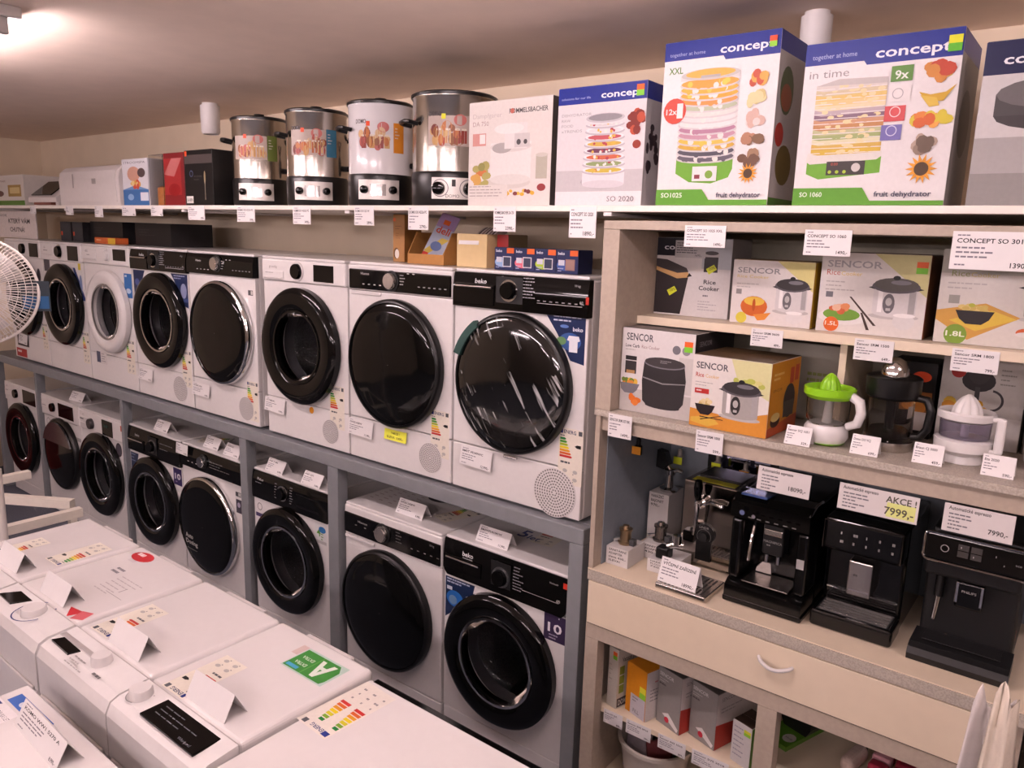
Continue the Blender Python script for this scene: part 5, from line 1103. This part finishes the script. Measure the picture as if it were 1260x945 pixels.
# worktop: small tap adapters and dispenser
WC = mat('#cbc7c4', .55, noise=.02)
BRASS = mat('#9a8468', .3, .9, noise=.1)
def plinth(label, x, y, w, d, h, lines, dot=None, cat='display block', dot2=None):
    t = thing('display_block', label, cat, (x, y, CT+.001), group='white display blocks on the worktop')
    bx('block', t, 0, w, 0, d, 0, h, WC, .001)
    P = Print(w, h)
    k = 1 if h < .1 else .45
    for i, s in enumerate(lines): P.text(s, .12, 1-(.2+.2*i)*k, .12*k, '#3a383a', w=min(.8, .09*len(s)), bold=True)
    if dot: P.rect(.78, .5, .96, .8, dot)
    P.build('lettering', t); return t
def adapter(label, x, y, z, s, m, cap):
    t = thing('tap_adapter', label, 'tap fitting', (x, y, z), group='small metal tap fittings')
    MB().lathe([(0, 0), (.022*s, 0), (.024*s, .006*s), (.018*s, .01*s), (.018*s, .04*s), (.021*s, .044*s), (.021*s, .05*s), (0, .052*s)], (0, 0, 0), (0, 0, 1), m, 24).build('fitting', t)
    MB().tube([(-.016*s, -.004, .014*s), (-.036*s, -.01, .008*s)], .007*s, CHROME, 10).build('nozzle', t)
    MB().lathe([(.012*s, .0505*s), (.01*s, .06*s), (0, .062*s)], (0, 0, 0), (0, 0, 1), cap, 16).build('cap', t)
    MB().box(.018*s, .036*s, -.012*s, .01*s, 0.0, .02*s, DGREY, .003).build('clip', t); return t
plinth('low white display block at the left front corner of the worktop', .098, .02, .085, .115, .064, ['SANITÁRNÍ', 'ADAPTÉR', 'sleva 430,-', 'SLEVA!'])
adapter('brass coloured tap fitting on the front left white block', .14, .075, CT+.066, 1.1, BRASS, BRASS)
plinth('low white display block behind the front left block', .165, .15, .1, .13, .056, ['SANITÁRNÍ', 'ADAPTÉR', '430,-'], '#e0a82c')
adapter('dark steel tap fitting on the white block behind', .21, .2, CT+.058, 1.15, mat('#77706a', .25, .9), CHROME)
plinth('tall white display block against the back of the worktop', .106, .297, .08, .12, .19, ['NARÁŽEČ', 'BAJONET', '970,-'])
plinth('low white display block under the black tap head beside the dispenser', .235, .06, .1, .13, .045, ['NARÁŽEČ', 'PLOCHÝ', '720,-'], '#e0602c')
def taphead(label, x, y, z, rz, s=1.):
    t = thing('keg_coupler', label, 'tap fitting', (x, y, z), rz, group='keg couplers')
    MB().lathe([(0, 0), (.032*s, 0), (.034*s, .01*s), (.018*s, .016*s), (.014*s, .06*s), (.02*s, .064*s), (.02*s, .08*s), (0, .082*s)], (0, 0, 0), (0, 0, 1), CHROME, 28).build('body', t)
    MB().tube([(0, 0, .07*s), (.03*s, .0, .085*s), (.05*s, 0, .08*s)], .008*s, CHROME, 10).build('side_pipe', t)
    MB().prism([(-.05*s, .085*s), (-.02*s, .08*s), (.0, .1*s), (-.018*s, .145*s), (-.048*s, .15*s)], 'xz', -.016*s, .016*s, BLACKP).build('grip', t)
    MB().tube([(-.01*s, 0, .095*s), (.004*s, 0, .075*s)], .007*s, CHROME, 8).build('lever', t); return t
taphead('chrome keg coupler with black grip on the tall white block', .158, .35, CT+.192, 0.)
t = thing('keg_coupler', 'short chrome coupler with black square grip beside the dispenser', 'tap fitting', (.285, .1, CT+.047), group='keg couplers')
MB().box(-.03, .015, -.025, .02, 0, .04, BLACKP, .006, 3).build('grip', t); MB().tube([(.0, 0, .041), (.02, .01, .05), (.05, .02, .05)], .012, CHROME, 12).build('body', t); MB().lathe([(0, 0), (.015, 0), (.015, .03), (0, .03)], (.03, .012, .055), (0, 0, 1), CHROME, 16).build('knob', t)
MIR = mat('#b9b3ad', .06, 1., noise=0)
t = thing('beer_dispenser', 'mirror steel drinks dispenser with black tap handle and drip tray', 'dispenser', (.285, .2, CT+.001))
bx('case', t, 0, .19, 0, .22, .012, .3, MIR, .003)
for a in (.02, .17):
    for b_ in (.03, .19): MB().cyl((a, b_, 0), (a, b_, .0125), .01, BLACKP, seg=10).build('foot', t)
bx('top_label', t, .02, .17, .02, .06, .3, .3012, mat('#b5b02c', .5))
bx('lid_panel', t, .02, .17, .08, .2, .3, .304, BLACKP, .001)
MB().lathe([(.017, 0), (.02, -.02), (.012, -.025), (.01, -.045), (0, -.045)], (.07, 0, .235), (0, 1, 0), CHROME, 20).build('tap_body', t)
MB().tube([(.07, -.04, .24), (.072, -.045, .2), (.066, -.045, .13)], [.009, .007, .005], CHROME, 10).build('spout', t)
MB().lathe([(.007, 0), (.012, .015), (.015, .045), (.012, .07), (0, .074)], (.07, -.04, .25), (0, -.05, 1), BLACKG, 20).build('tap_handle', t)
MB().tube([(.1, -.002, .24), (.13, -.02, .245), (.15, -.022, .24)], .008, CHROME, 10).build('compensator', t)
b = MB().prism([(.06, .03), (.115, .03), (.115, .1), (.06, .1)], 'xz', -.006, -.0005, BLACKP); b.lathe([(.036, -.0005), (.036, -.008), (0, -.008)], (.088, 0, .125), (0, 1, 0), BLACKP, 32); b.build('thermostat_plate', t)
MB().lathe([(.018, 0), (.016, -.014), (0, -.015)], (.088, -.008, .118), (0, 1, 0), BLACKM, 24).build('thermostat_dial', t)
P = Print(); P.text('LINDR', .07, .145, .008, '#b9b5b2', w=.034); P.ring(.088, .118, .025, .0012, '#8f8c8a', a0=-.6, a1=3.8); P.build('lettering', t, (0, -.0082, 0))
t = thing('drip_tray', 'flat steel drip tray with slotted grid in front of the dispenser', 'tray', (.318, -.04, CT+.001))
bx('tray', t, 0, .17, 0, .155, 0, .018, STEEL, .003)
for i in range(11):
    for j in range(3): bx('slot', t, .012+.0135*i, .018+.0135*i, .012+.046*j, .05+.046*j, .0181, .0186, mat('#2f2b28', .6)) if False else None
g = MB()
for i in range(11):
    for j in range(3): g.box(.012+.0135*i, .018+.0135*i, .012+.046*j, .05+.046*j, .018, .0186, mat('#2f2b28', .6))
g.build('grid_slots', t)
tent('folded price card on the steel drip tray of the dispenser', .385, .0, CT+.0205, .135, .075, -.05, 'VÝČEPNÍ ZAŘÍZENÍ', '18990,-', 'folded price card on the worktop', .35)
for x, z, c, lb in [(.1145, 1.322, '#e0962c', 'black fitting with an orange label hanging left of the tall block'), (.15, 1.235, '#d6e02c', 'clear fitting with a yellow label hanging behind the keg coupler'), (.3, 1.243, '#d6e02c', 'clear fitting with a yellow label hanging above the dispenser'), (.405, 1.235, '#e0962c', 'clear fitting with an orange label hanging left of the first coffee machine')]:
    t = thing('hanging_fitting', lb, 'tap fitting', (x, .44 if x > .12 else .176, z), group='small fittings hanging on the back')
    MB().tube([(0, 0, .04), (0, .03, .045), (0, .0395, .045)] if x > .12 else [(0, 0, .04), (-.01, 0, .045), (-.0203, 0, .045)], .003, CHROME, 6).build('hook', t)
    MB().lathe([(0, -.02), (.014, -.02), (.014, .01), (.008, .014), (.008, .036), (0, .04)], (0, 0, 0), (0, 0, 1), BLACKP if x < .12 else mat('#b5aea6', .2, .4), 16).build('fitting', t)
    bx('label_tag', t, -.017, .017, -.016, -.0145, -.018, .01, mat(c, .5))
t = thing('framed_mirror', 'dark framed mirror hanging behind the steel dispenser', 'mirror', (.25, .4685, 1.17))
for q in ((0, .26, 0, .03), (0, .26, .21, .24), (0, .03, .0305, .2095), (.23, .26, .0305, .2095)): bx('frame', t, q[0], q[1], 0, .011, q[2], q[3], BLACKP, .001)
bx('mirror_pane', t, .0305, .2295, .004, .01, .0305, .2095, mat('#a9adc4', .08, 1., noise=0))

# coffee machines
def coffee_base(label, x0, x1, y0): return thing('coffee_machine', label, 'coffee machine', (x0, y0, CT+.001), group='black espresso machines')
BG = mat('#070707', .14, noise=.03, spec=.5); BM = mat('#141415', .42, noise=.08)
t = coffee_base('black espresso machine with chrome edged top, leftmost of the three', .52, .75, .035); w = .235
b = MB(); b.box(0, w, .11, .4, .02, .34, BG, .012, 3); b.build('body', t)
bx('drip_base', t, -.004, w+.004, -.01, .4, 0, .0195, BG, .006, 3)
b = MB().prism([(-.008, .02), (.11, .02), (.11, .075), (.02, .07), (-.008, .055)], 'yz', .0, w, BG); b.build('drip_tray', t)
bx('cup_grid', t, .05, .19, .0, .1, .0755, .079, STEEL, .001)
for i in range(7): pass
MB().prism([(.0, .275), (.11, .27), (.11, .34), (.03, .345), (-.004, .325)], 'yz', 0.0, w, BG).build('top_unit', t)
bx('spout', t, .085, .15, .05, .11, .16, .265, BM, .008, 3)
for a in (0, w-.035): bx('side_pillar', t, a, a+.035, .008, .1095, .0755, .2695, BG, .01, 3)
MB().tube([(.1, .06, .16), (.1, .06, .135)], .008, CHROME, 10).build('nozzle', t); MB().tube([(.136, .06, .16), (.136, .06, .135)], .008, CHROME, 10).build('nozzle', t)
bx('brand_plate', t, .09, .145, .0465, .0495, .225, .243, STEEL, .002)
P = Print(); P.text('MAGNIFICA', .09, .2, .008, '#9a9896', w=.056); P.lines(.1, .19, .03, 1, .01, '#8a8886', h=.004); P.build('lettering', t, (0, .0495, 0))
P = Print(fn=lambda u, v, d: (u, .0-v*.1, .346)); 
MB().prism([(.012, .345), (.09, .337), (.1, .341), (.02, .3495)], 'yz', .02, .1, mat('#4a5f8f', .15, .3)).build('bean_lid', t)
MB().tube([(.004, .002, .325), (.0, .05, .348), (.0, .11, .346)], .004, CHROME, 8).build('trim', t); MB().tube([(w-.004, .002, .325), (w, .05, .348), (w, .11, .346)], .004, CHROME, 8).build('trim', t)
P = Print(); ticks(P, .06, .19, .288, 6, '#6a6866'); P.circ(.04, .3, .008, '#5f6a8f'); P.circ(.075, .295, .006, '#77757a'); P.build('button_marks', t, (0, -.004, 0), (.05, 0, 0))
P = Print(); P.rect(w-.03, .16, w-.008, .19, '#a9a6a4'); P.build('info_sticker', t, (0, .008, 0))
MB().tube([(.05, .08, .25), (.052, .05, .2), (.05, .04, .13)], [.009, .008, .006], CHROME, 10).build('steam_wand', t)
MB().prism([(.06, .082), (.11, .082), (.105, .12), (.07, .13)], 'xz', .09, .1095, CHROME).build('cup_shelf', t)

t = coffee_base('black espresso machine with steel front plate, in the middle of the three', .779, .99, .06); w = .215
bx('body', t, .0, w, .1, .4, .0, .325, BG, .01, 3)
bx('drip_tray', t, -.004, w+.004, -.012, .0995, 0, .05, BG, .01, 3)
g = MB()
g.box(.01, w-.01, .0, .09, .0505, .052, BLACKM)
for i in range(5): g.box(.015, w-.015, .008+.018*i, .011+.018*i, .052, .055, STEEL)
g.build('grid_bars', t)
bx('control_fascia', t, .0, w, .02, .0995, .23, .328, BG, .012, 4)
MB().tube([(.004, .018, .236), (.004, .018, .32), (w-.004, .018, .325), (w-.004, .018, .236)], .002, mat('#5a5450', .2, .8), 6).build('trim', t)
P = Print()
for i in range(5):
    for j in range(2): P.lines(.05+.034*i, .285-.025*j, .02, 1, .01, '#a5a2a0', h=.008, seed=i+5*j)
P.build('button_marks', t, (0, .0197, 0))
s = bx('spout', t, .075, .14, .045, .0995, .1, .205, STEEL, .004)
P = Print(); P.lines(.09, .16, .03, 1, .01, '#4a4846', h=.006); P.rect(.08, .115, .135, .119, '#77747a'); P.build('lettering', t, (0, .0448, 0))
bx('front_strip', t, .01, w-.01, .096, .0995, .086, .09, CHROME)
bx('water_tank', t, -.012, -.0005, .14, .36, .05, .24, mat('#3a3a40', .1, trans=.6, noise=0), .004)

t = coffee_base('black espresso machine with wide chrome framed control panel, rightmost of the three', 1.045, 1.26, .06); w = .225
bx('body', t, 0, w, .1, .41, 0, .3, BM, .012, 3)
bx('rear_hood', t, .0, w, .105, .41, .3005, .345, BM, .012, 3)
b = MB().prism([(-.026, .0), (.0995, 0), (.0995, .044), (.0, .042), (-.02, .034), (-.03, .018)], 'yz', -.005, w+.005, BM); b.build('drip_tray', t)
bx('cup_grid', t, .02, w-.02, .025, .09, .0445, .047, BLACKM, .001)
cp = MB().box(-.004, w+.012, .0, .015, -.038, .038, BG, .012, 4).build('control_panel', t, (0, .022, .315), rot=(-.1, 0, 0))
rr = []
for cx_, cz_, a0 in [(w, .026, 0), (.008, .026, PI/2), (.008, -.026, PI), (w, -.026, 1.5*PI)]:
    for i in range(5):
        a = a0+PI/2*i/4; rr.append((cx_+.012*math.cos(a), -.001, cz_+.012*math.sin(a)))
MB().tube(rr+[rr[0]], .0032, CHROME, 8).build('chrome_frame', cp)
P = Print()
for i in range(2):
    for j in range(2): P.rect(.075+.03*i, -.014+.018*j, .1+.03*i, .002+.018*j, '#4a4644'); P.lines(.081+.03*i, -.009+.018*j, .013, 1, .01, '#b9b5b2', h=.005, seed=i+j)
P.ring(.045, .0, .01, .002, '#b9b5b2')
for i in range(3): P.lines(.14+.02*i, .006, .012, 1, .01, '#a5a2a0', h=.005, seed=i); P.lines(.14+.02*i, -.012, .012, 1, .01, '#a5a2a0', h=.004, seed=i+3)
P.text('eco', .205, -.004, .007, '#a5a2a0'); P.build('button_marks', cp)
bx('hood', t, 0, w, .046, .0995, .225, .29, BM, .01, 3)
s = bx('spout', t, .08, .145, .05, .0995, .15, .224, BG, .006, 3)
for a in (.08, .137): bx('spout_trim', s, a, a+.008, .044, .05, .165, .224, CHROME, .002)
P = Print(); P.text('PHILIPS', .095, .195, .007, '#a5a2a0', w=.034); P.build('lettering', t, (0, .0495, 0))
MB().tube([(.04, .08, .23), (.04, .07, .16)], .012, BLACKP, 12).build('steam_wand_grip', t); MB().tube([(.04, .07, .16), (.036, .06, .095)], .006, CHROME, 10).build('steam_wand', t)
P = Print(fn=lambda u, v, d: (w+d, u, v)); P.rect(.12, .07, .135, .1, '#d8502c'); P.build('side_sticker', t)

# glossy price holders hanging from the apron
HOLD = mat('#cfcac8', .08, noise=.01, coat=.6)
for x, zt, w, h, lb, hd, p, yel, tl in [(.695, 1.42, .147, .068, 'above the leftmost coffee machine', 'Automatické espresso', '18090,-', 0, -.1), (.94, 1.42, .194, .07, 'with yellow AKCE field above the middle coffee machine', 'Automatické espresso', '7999,-', 1, -.1), (1.167, 1.424, .15, .07, 'above the rightmost coffee machine', 'Automatické espresso', '7990,-', 0, -.1)]:
    t = MB().box(-w/2, w/2, -.002, 0, -h, 0, HOLD, .0005, 1).build('price_holder', None, (x, YC+.0, zt), rot=(tl, 0, 0))
    tag(t, 'glossy white price holder ' + lb, 'price tag', 'glossy price holders over the worktop')
    P = Print(); P.text(hd, .01, h-.014, .009, '#4a4848', w=w*(.6 if not yel else .45), bold=True); P.lines(.012, h-.026, w*.4, 5, .009, '#77747a', h=.0035)
    if yel: P.rect(w*.62, .006, w-.006, h*.62, '#dfe58f'); P.text('AKCE !', w*.97, h*.62, .017, '#57564a', al='r', bold=True); P.text(p, w*.95, .012, .02, '#57564a', al='r', bold=True)
    else: P.text(p, w*.93, .014, .012, '#4a4848', al='r', bold=True)
    P.build('lettering', t, (-w/2, -.0022, -h))

# base compartments
def fvac(P): P.rect(0, 0, 1, 1, '#c9c2b6'); sticker2(P, .45, .82, .42, .13); P.lines(.1, .7, .4, 4, .08, '#a9a296', h=.02)
def svac(P): P.rect(.003, .003, .997, .997, '#d3ccc0'); P.text('Vacuum pump', .12, .78, .08, '#57504a', w=.5, bold=True); [P.rect(.06, .25+.16*i, .2, .39+.16*i, '#8f9a3a') for i in range(3)]; P.rect(.02, .02, .5, .17, '#4a4244'); P.text('DOMO', .06, .05, .09, '#dcd6d0', w=.3, bold=True)
BG_ = 'boxes on the base shelf'
zb_ = BS+.001
carton('appliance_box', 'narrow cream vacuum sealer box at the left end of the base shelf', .13, .175, .026, .2, zb_, .64, '#c9c2b6', side='#d3ccc0', top='#8f8a80', rz=-.24, fp=fvac, sp=svac, group=BG_)
carton('appliance_box', 'orange box with white side and yellow green sticker', .196, .292, .042, .242, zb_, .6, '#d98a1f', side='#d9d2d0', top='#d98a1f', rz=-.3, fp=lambda P: (P.rect(0, 0, 1, 1, '#d98a1f'), P.rect(.25, .0, .98, .42, '#c9c4cc'), P.lines(.35, .35, .3, 2, .06, '#77747a', h=.02), P.text('FILL', .4, .06, .08, '#57545a', w=.3), sticker2(P, .68, .42, .3, .24, '#e6e03a', '#8fd03a')), sp=lambda P: (P.lines(.1, .6, .5, 4, .07, '#8f8a90', h=.02), P.lines(.2, .75, .4, 1, .05, '#c9848a', h=.03)), group=BG_)
def fsv(P): P.rect(0, 0, 1, 1, '#8f8a87'); P.text('SENCOR', .05, .86, .06, '#dcd8d5', w=.6, bold=True); P.lines(.05, .8, .4, 2, .04, '#c2bdb9', h=.014); P.lines(.05, .7, .5, 1, .04, '#57524f', h=.03); P.poly([(.25, .2), (.6, .1), (.9, .02), (.95, .08), (.5, .26)], '#dedad8'); P.circ(.45, .13, .1, '#b5243a')
def ssv(P): P.rect(.003, .003, .997, .997, '#c9c2bf'); P.poly([(.003, .003), (.997, .003), (.997, .25), (.4, .4), (.003, .45)], '#a9382f'); P.text('SENCOR', .1, .84, .07, '#77726f', w=.3); P.lines(.1, .7, .5, 2, .06, '#9a9592', h=.02)
carton('appliance_box', 'silver vacuum sealer box with red dial picture, left of two', .31, .415, .056, .276, zb_, .622, '#8f8a87', side='#c9c2bf', top='#57534f', rz=-.3, fp=fsv, sp=ssv, group=BG_)
carton('appliance_box', 'silver vacuum sealer box with red dial picture, right of two', .43, .538, .06, .28, zb_, .615, '#8f8a87', side='#c9c2bf', top='#57534f', rz=-.3, fp=fsv, sp=ssv, group=BG_)
carton('appliance_box', 'white and green box left of the middle stile of the base', .588, .66, .028, .12, zb_, .56, '#cfcac4', side='#5a8a2c', top='#3a2a22', rz=-.28, fp=lambda P: (P.rect(0, 0, 1, 1, '#cfcac8'), P.lines(.1, .85, .7, 7, .11, '#9a95a0', h=.03), sticker2(P, .6, .76, .35, .14, '#dfe03a', '#8fd03a')), group=BG_)
t = thing('bucket', 'white plastic bucket with bags inside, under the base shelf', 'bucket', (.272, .15, .091))
PB = mat('#c9c2b8', .4, trans=.0, noise=.03)
MB().lathe([(0, 0), (.1, 0), (.128, .18), (.136, .18), (.136, .192), (.124, .192), (.096, .006), (0, .006)], (0, 0, 0), (0, 0, 1), PB, 40).build('pail', t)
for i, (c, x, y) in enumerate([('#b5aeb9', -.05, -.04), ('#8f4a50', .03, -.02), ('#8f9a3a', .08, .02), ('#57504f', .0, .06)]):
    MB().box(-.05, .05, -.008, .008, -.05, .07, mat(c, .4, bump=.4), .006, 3).build('packet', t, (x, y, .125), rot=(.5*(i-1.5), .3*(i-1), i))
t = thing('booklet_box', 'flat green box lying on the base shelf right of the middle stile', 'box', (.622, .207, BS+.001), -.322)
bx('carton', t, 0, .1, 0, .25, 0, .018, mat('#5a8a2c', .5), .002)
P = Print(fn=TOP); P.rect(.001, .001, .099, .249, '#5f9a2c'); P.ell(.075, .05, .02, .026, '#dcdcd0'); P.ring(.03, .17, .03, .006, '#2f5a1c'); P.text('stop', .062, .045, .01, '#3a4a2c', w=.026); P.build('top_print', t, (0, 0, .0181))
t = thing('battery_case', 'black case with tapered base lying on the flat green box', 'case', (.655, .3, BS+.0202), -.322)
MB().prism([(.014, 0), (.1, 0), (.115, .03), (.115, .085), (0, .085), (0, .03)], 'xz', 0, .1, BM).build('case_body', t)
bx('case_lid', t, .004, .111, .004, .096, .0855, .1, BLACKM, .006, 3)
t = thing('pouch', 'pale pouch with black cord handle on the base shelf', 'pouch', (.872, .2, BS+.001), -.2)
MB().box(0, .045, 0, .12, 0, .05, mat('#c9b5ad', .6, bump=.3), .018, 4).build('pouch_body', t)
MB().tube([(.01, .12, .03), (.02, .14, .05), (.035, .12, .03)], .004, BLACKP, 8).build('cord_handle', t)
q = random.Random(3)
for i in range(6):
    o = MB().box(-.028, .028, -.02, .02, 0, .05, mat(['#a9324a', '#c0566a', '#d9a0a9', '#8f2438', '#b5485a', '#d0848f'][i], .35), .008, 3).build('sweet_packet', None, (.98+.066*(i % 2), .24+.055*(i//2), BS+.001), rot=(0, 0, q.uniform(-.3, .3)))
    tag(o, ['pink', 'deep pink', 'pale rose', 'dark red', 'rose red', 'light pink'][i]+' foil packet on the base shelf, '+['front left', 'front right', 'middle left', 'middle right', 'rear left', 'rear right'][i]+' of six', 'packet', 'foil packets on the base shelf')
o = thing('crate', 'blue crate just right of the cabinet at the lower right edge', 'crate', (1.345, -.05, 0)); bx('crate_body', o, 0, .4, 0, .4, 0, .8, mat('#27345f', .5), .006); bx('crate_rim', o, -.004, .404, -.004, .404, .8, .83, mat('#27345f', .5), .004)

# crumpled white paper bag in the foreground right
t = thing('paper_bag', 'crumpled white paper bag standing open in front of the drawer', 'bag', (1.29, -.72, 0))
def sheet(name, prof, m, dy):
    nx, nz = 14, 16; vs = []; fs = []; q = random.Random(len(name))
    for k in range(nz+1):
        for i in range(nx+1):
            u = i/nx; v = k/nz; x0, x1, top = prof(v)
            x = x0+(x1-x0)*u; z = v*top(u)
            y = dy(u, v) if callable(dy) else dy
            vs.append((x, y+.012*math.sin(9*u+5*v)+q.uniform(-.004, .004), z))
    for k in range(nz):
        for i in range(nx):
            a = k*(nx+1)+i; fs.append([a, a+1, a+nx+2, a+nx+1])
    b = MB(); b.add(vs, fs, m, True); o = b.build(name, t)
    md = o.modifiers.new('thick', 'SOLIDIFY'); md.thickness = .002; return o
PW = mat('#d3ccc8', .7, noise=.05, bump=.2); PY = mat('#d3c8b8', .7, noise=.05, bump=.2)
sheet('rear_panel', lambda v: (-.125+.09*v, .105-.08*v, lambda u: 1.258+.045*math.exp(-((u-.13)/.1)**2)+.05*max(0, u-.45)), PW, lambda u, v: .1-.06*v)
sheet('front_panel', lambda v: (-.085+.08*v, .13-.1*v**.7, lambda u: 1.29+.035*math.sin(3.1*min(1, u*1.2+.1))), PY, lambda u, v: -.06*math.sin(u*3.1)*(1-.6*v)+.03*v)

# fan, drying frame and box at the far left
WF = mat('#e0d9d3', .4, noise=.02)
t = thing('pedestal_fan', 'white pedestal fan with round wire grille at the left picture edge', 'fan', (-2.12, -1.07, 0))
fx = Vector((.83, -.5, .12)).normalized(); hc = Vector((0, 0, 1.77)); fu = fx.orthogonal().normalized(); fv = fx.cross(fu)
MB().lathe([(0, 0), (.16, 0), (.15, .02), (.04, .035), (0, .036)], (0, 0, 0), (0, 0, 1), WF, 36).build('base', t)
MB().tube([(0, 0, .036), (0, 0, 1.05)], .018, WF, 14).build('pole', t); MB().tube([(0, 0, 1.05), (0, 0, 1.68)], .012, WF, 14).build('upper_pole', t)
MB().lathe([(0, -.14), (.05, -.13), (.06, -.07), (.05, -.045), (0, -.045)], hc, fx, WF, 28).build('motor', t)
gr = MB(); R0 = .205
for k in range(96):
    a = 2*PI*k/96; d = fu*math.cos(a)+fv*math.sin(a); gr.tube([hc+d*.035+fx*.065, hc+d*.12+fx*.058, hc+d*.185+fx*.035, hc+d*R0], .0019, WF, 4)
for r_, h_ in ((.06, .064), (.09, .0615), (.12, .058), (.145, .051), (.17, .042), (.19, .026)):
    gr.tube([hc+(fu*math.cos(2*PI*i/40)+fv*math.sin(2*PI*i/40))*r_+fx*h_ for i in range(41)], .0014, WF, 4)
gr.lathe([(0, .07), (.036, .068), (.036, .06), (0, .06)], hc, fx, WF, 24)
gr.build('front_grille', t)
rg = MB()
for k in range(60):
    a = 2*PI*k/60; d = fu*math.cos(a)+fv*math.sin(a); rg.tube([hc+d*.05-fx*.05, hc+d*.13-fx*.05, hc+d*.19-fx*.03, hc+d*R0], .0016, WF, 4)
rg.tube([hc+(fu*math.cos(2*PI*i/48)+fv*math.sin(2*PI*i/48))*R0 for i in range(49)], .006, WF, 8); rg.build('rear_grille', t)
for k in range(3):
    a0 = 2*PI*k/3; vs = []
    for i in range(7):
        for j in range(3):
            rr_ = .03+.14*i/6; a = a0+(j-1)*(.25+.2*i/6); vs.append(hc+(fu*math.cos(a)+fv*math.sin(a))*rr_+fx*(.012*(j-1)))
    fs = [[i*3+j, i*3+j+1, i*3+j+4, i*3+j+3] for i in range(6) for j in range(2)]
    b = MB(); b.add([tuple(v) for v in vs], fs, mat('#cfcbc9', .3), True); o = b.build('blade', t); md = o.modifiers.new('thick', 'SOLIDIFY'); md.thickness = .003
p = hc+(fv*.19+fx*.05) ; tg = MB().box(-.05, .05, -.001, .001, -.06, .06, mat('#1f2a33', .4)).build('hang_tag', t, (hc.x+.1, hc.y+.165, hc.z-.02), rz=1.0)
P = Print(); P.rect(-.045, -.05, .045, .0, '#2f5f8f'); P.lines(-.035, .03, .06, 2, .016, '#b9b0b0', h=.006); P.build('tag_print', tg, (0, -.0012, 0))

FR = mat('#e3dccf', .45, noise=.03)
t = thing('drying_frame', 'white tubular frame standing on the floor beyond the top loaders', 'frame', (0, 0, 0))
def bar(n, a, b_, r=.02):
    a, b_ = Vector(a), Vector(b_); d = (b_-a).normalized(); s = d.cross(Vector((0, 0, 1))).normalized() if abs(d.z) < .9 else Vector((1, 0, 0)); u = s.cross(d)
    vs = [p+s*i*r+u*j*r for p in (a, b_) for i, j in ((-1, -1), (1, -1), (1, 1), (-1, 1))]
    MB().add([tuple(v) for v in vs], [[0, 1, 2, 3], [7, 6, 5, 4], [0, 4, 5, 1], [1, 5, 6, 2], [2, 6, 7, 3], [3, 7, 4, 0]], FR).build(n, t)
bar('long_bar', (-2.96, -1.3, .75), (-2.96, -.66, .75)); bar('long_bar', (-2.3, -1.3, .72), (-2.3, -.69, .72)); bar('cross_bar', (-2.9, -1.02, .745), (-2.39, -.69, .735))
for x, y in ((-2.3, -.73), (-2.96, -1.27), (-2.3, -1.27)): bar('leg', (x, y, 0), (x, y, .73 if x < -2.5 else .699), .015)
bar('side_bar', (-2.29, -.72, .66), (-2.15, -.72, .66), .012); bar('end_bar', (-2.94, -1.28, .72), (-2.32, -1.28, .72), .015)
t = thing('storage_box', 'dark red box standing on the floor by the left wall', 'box', (-5.8, -.56, 0)); bx('box_body', t, 0, .45, 0, .5, 0, .5, mat('#6f1a1c', .5), .005); bx('box_lid', t, -.004, .454, -.004, .504, .5, .53, mat('#6f1a1c', .5), .005)
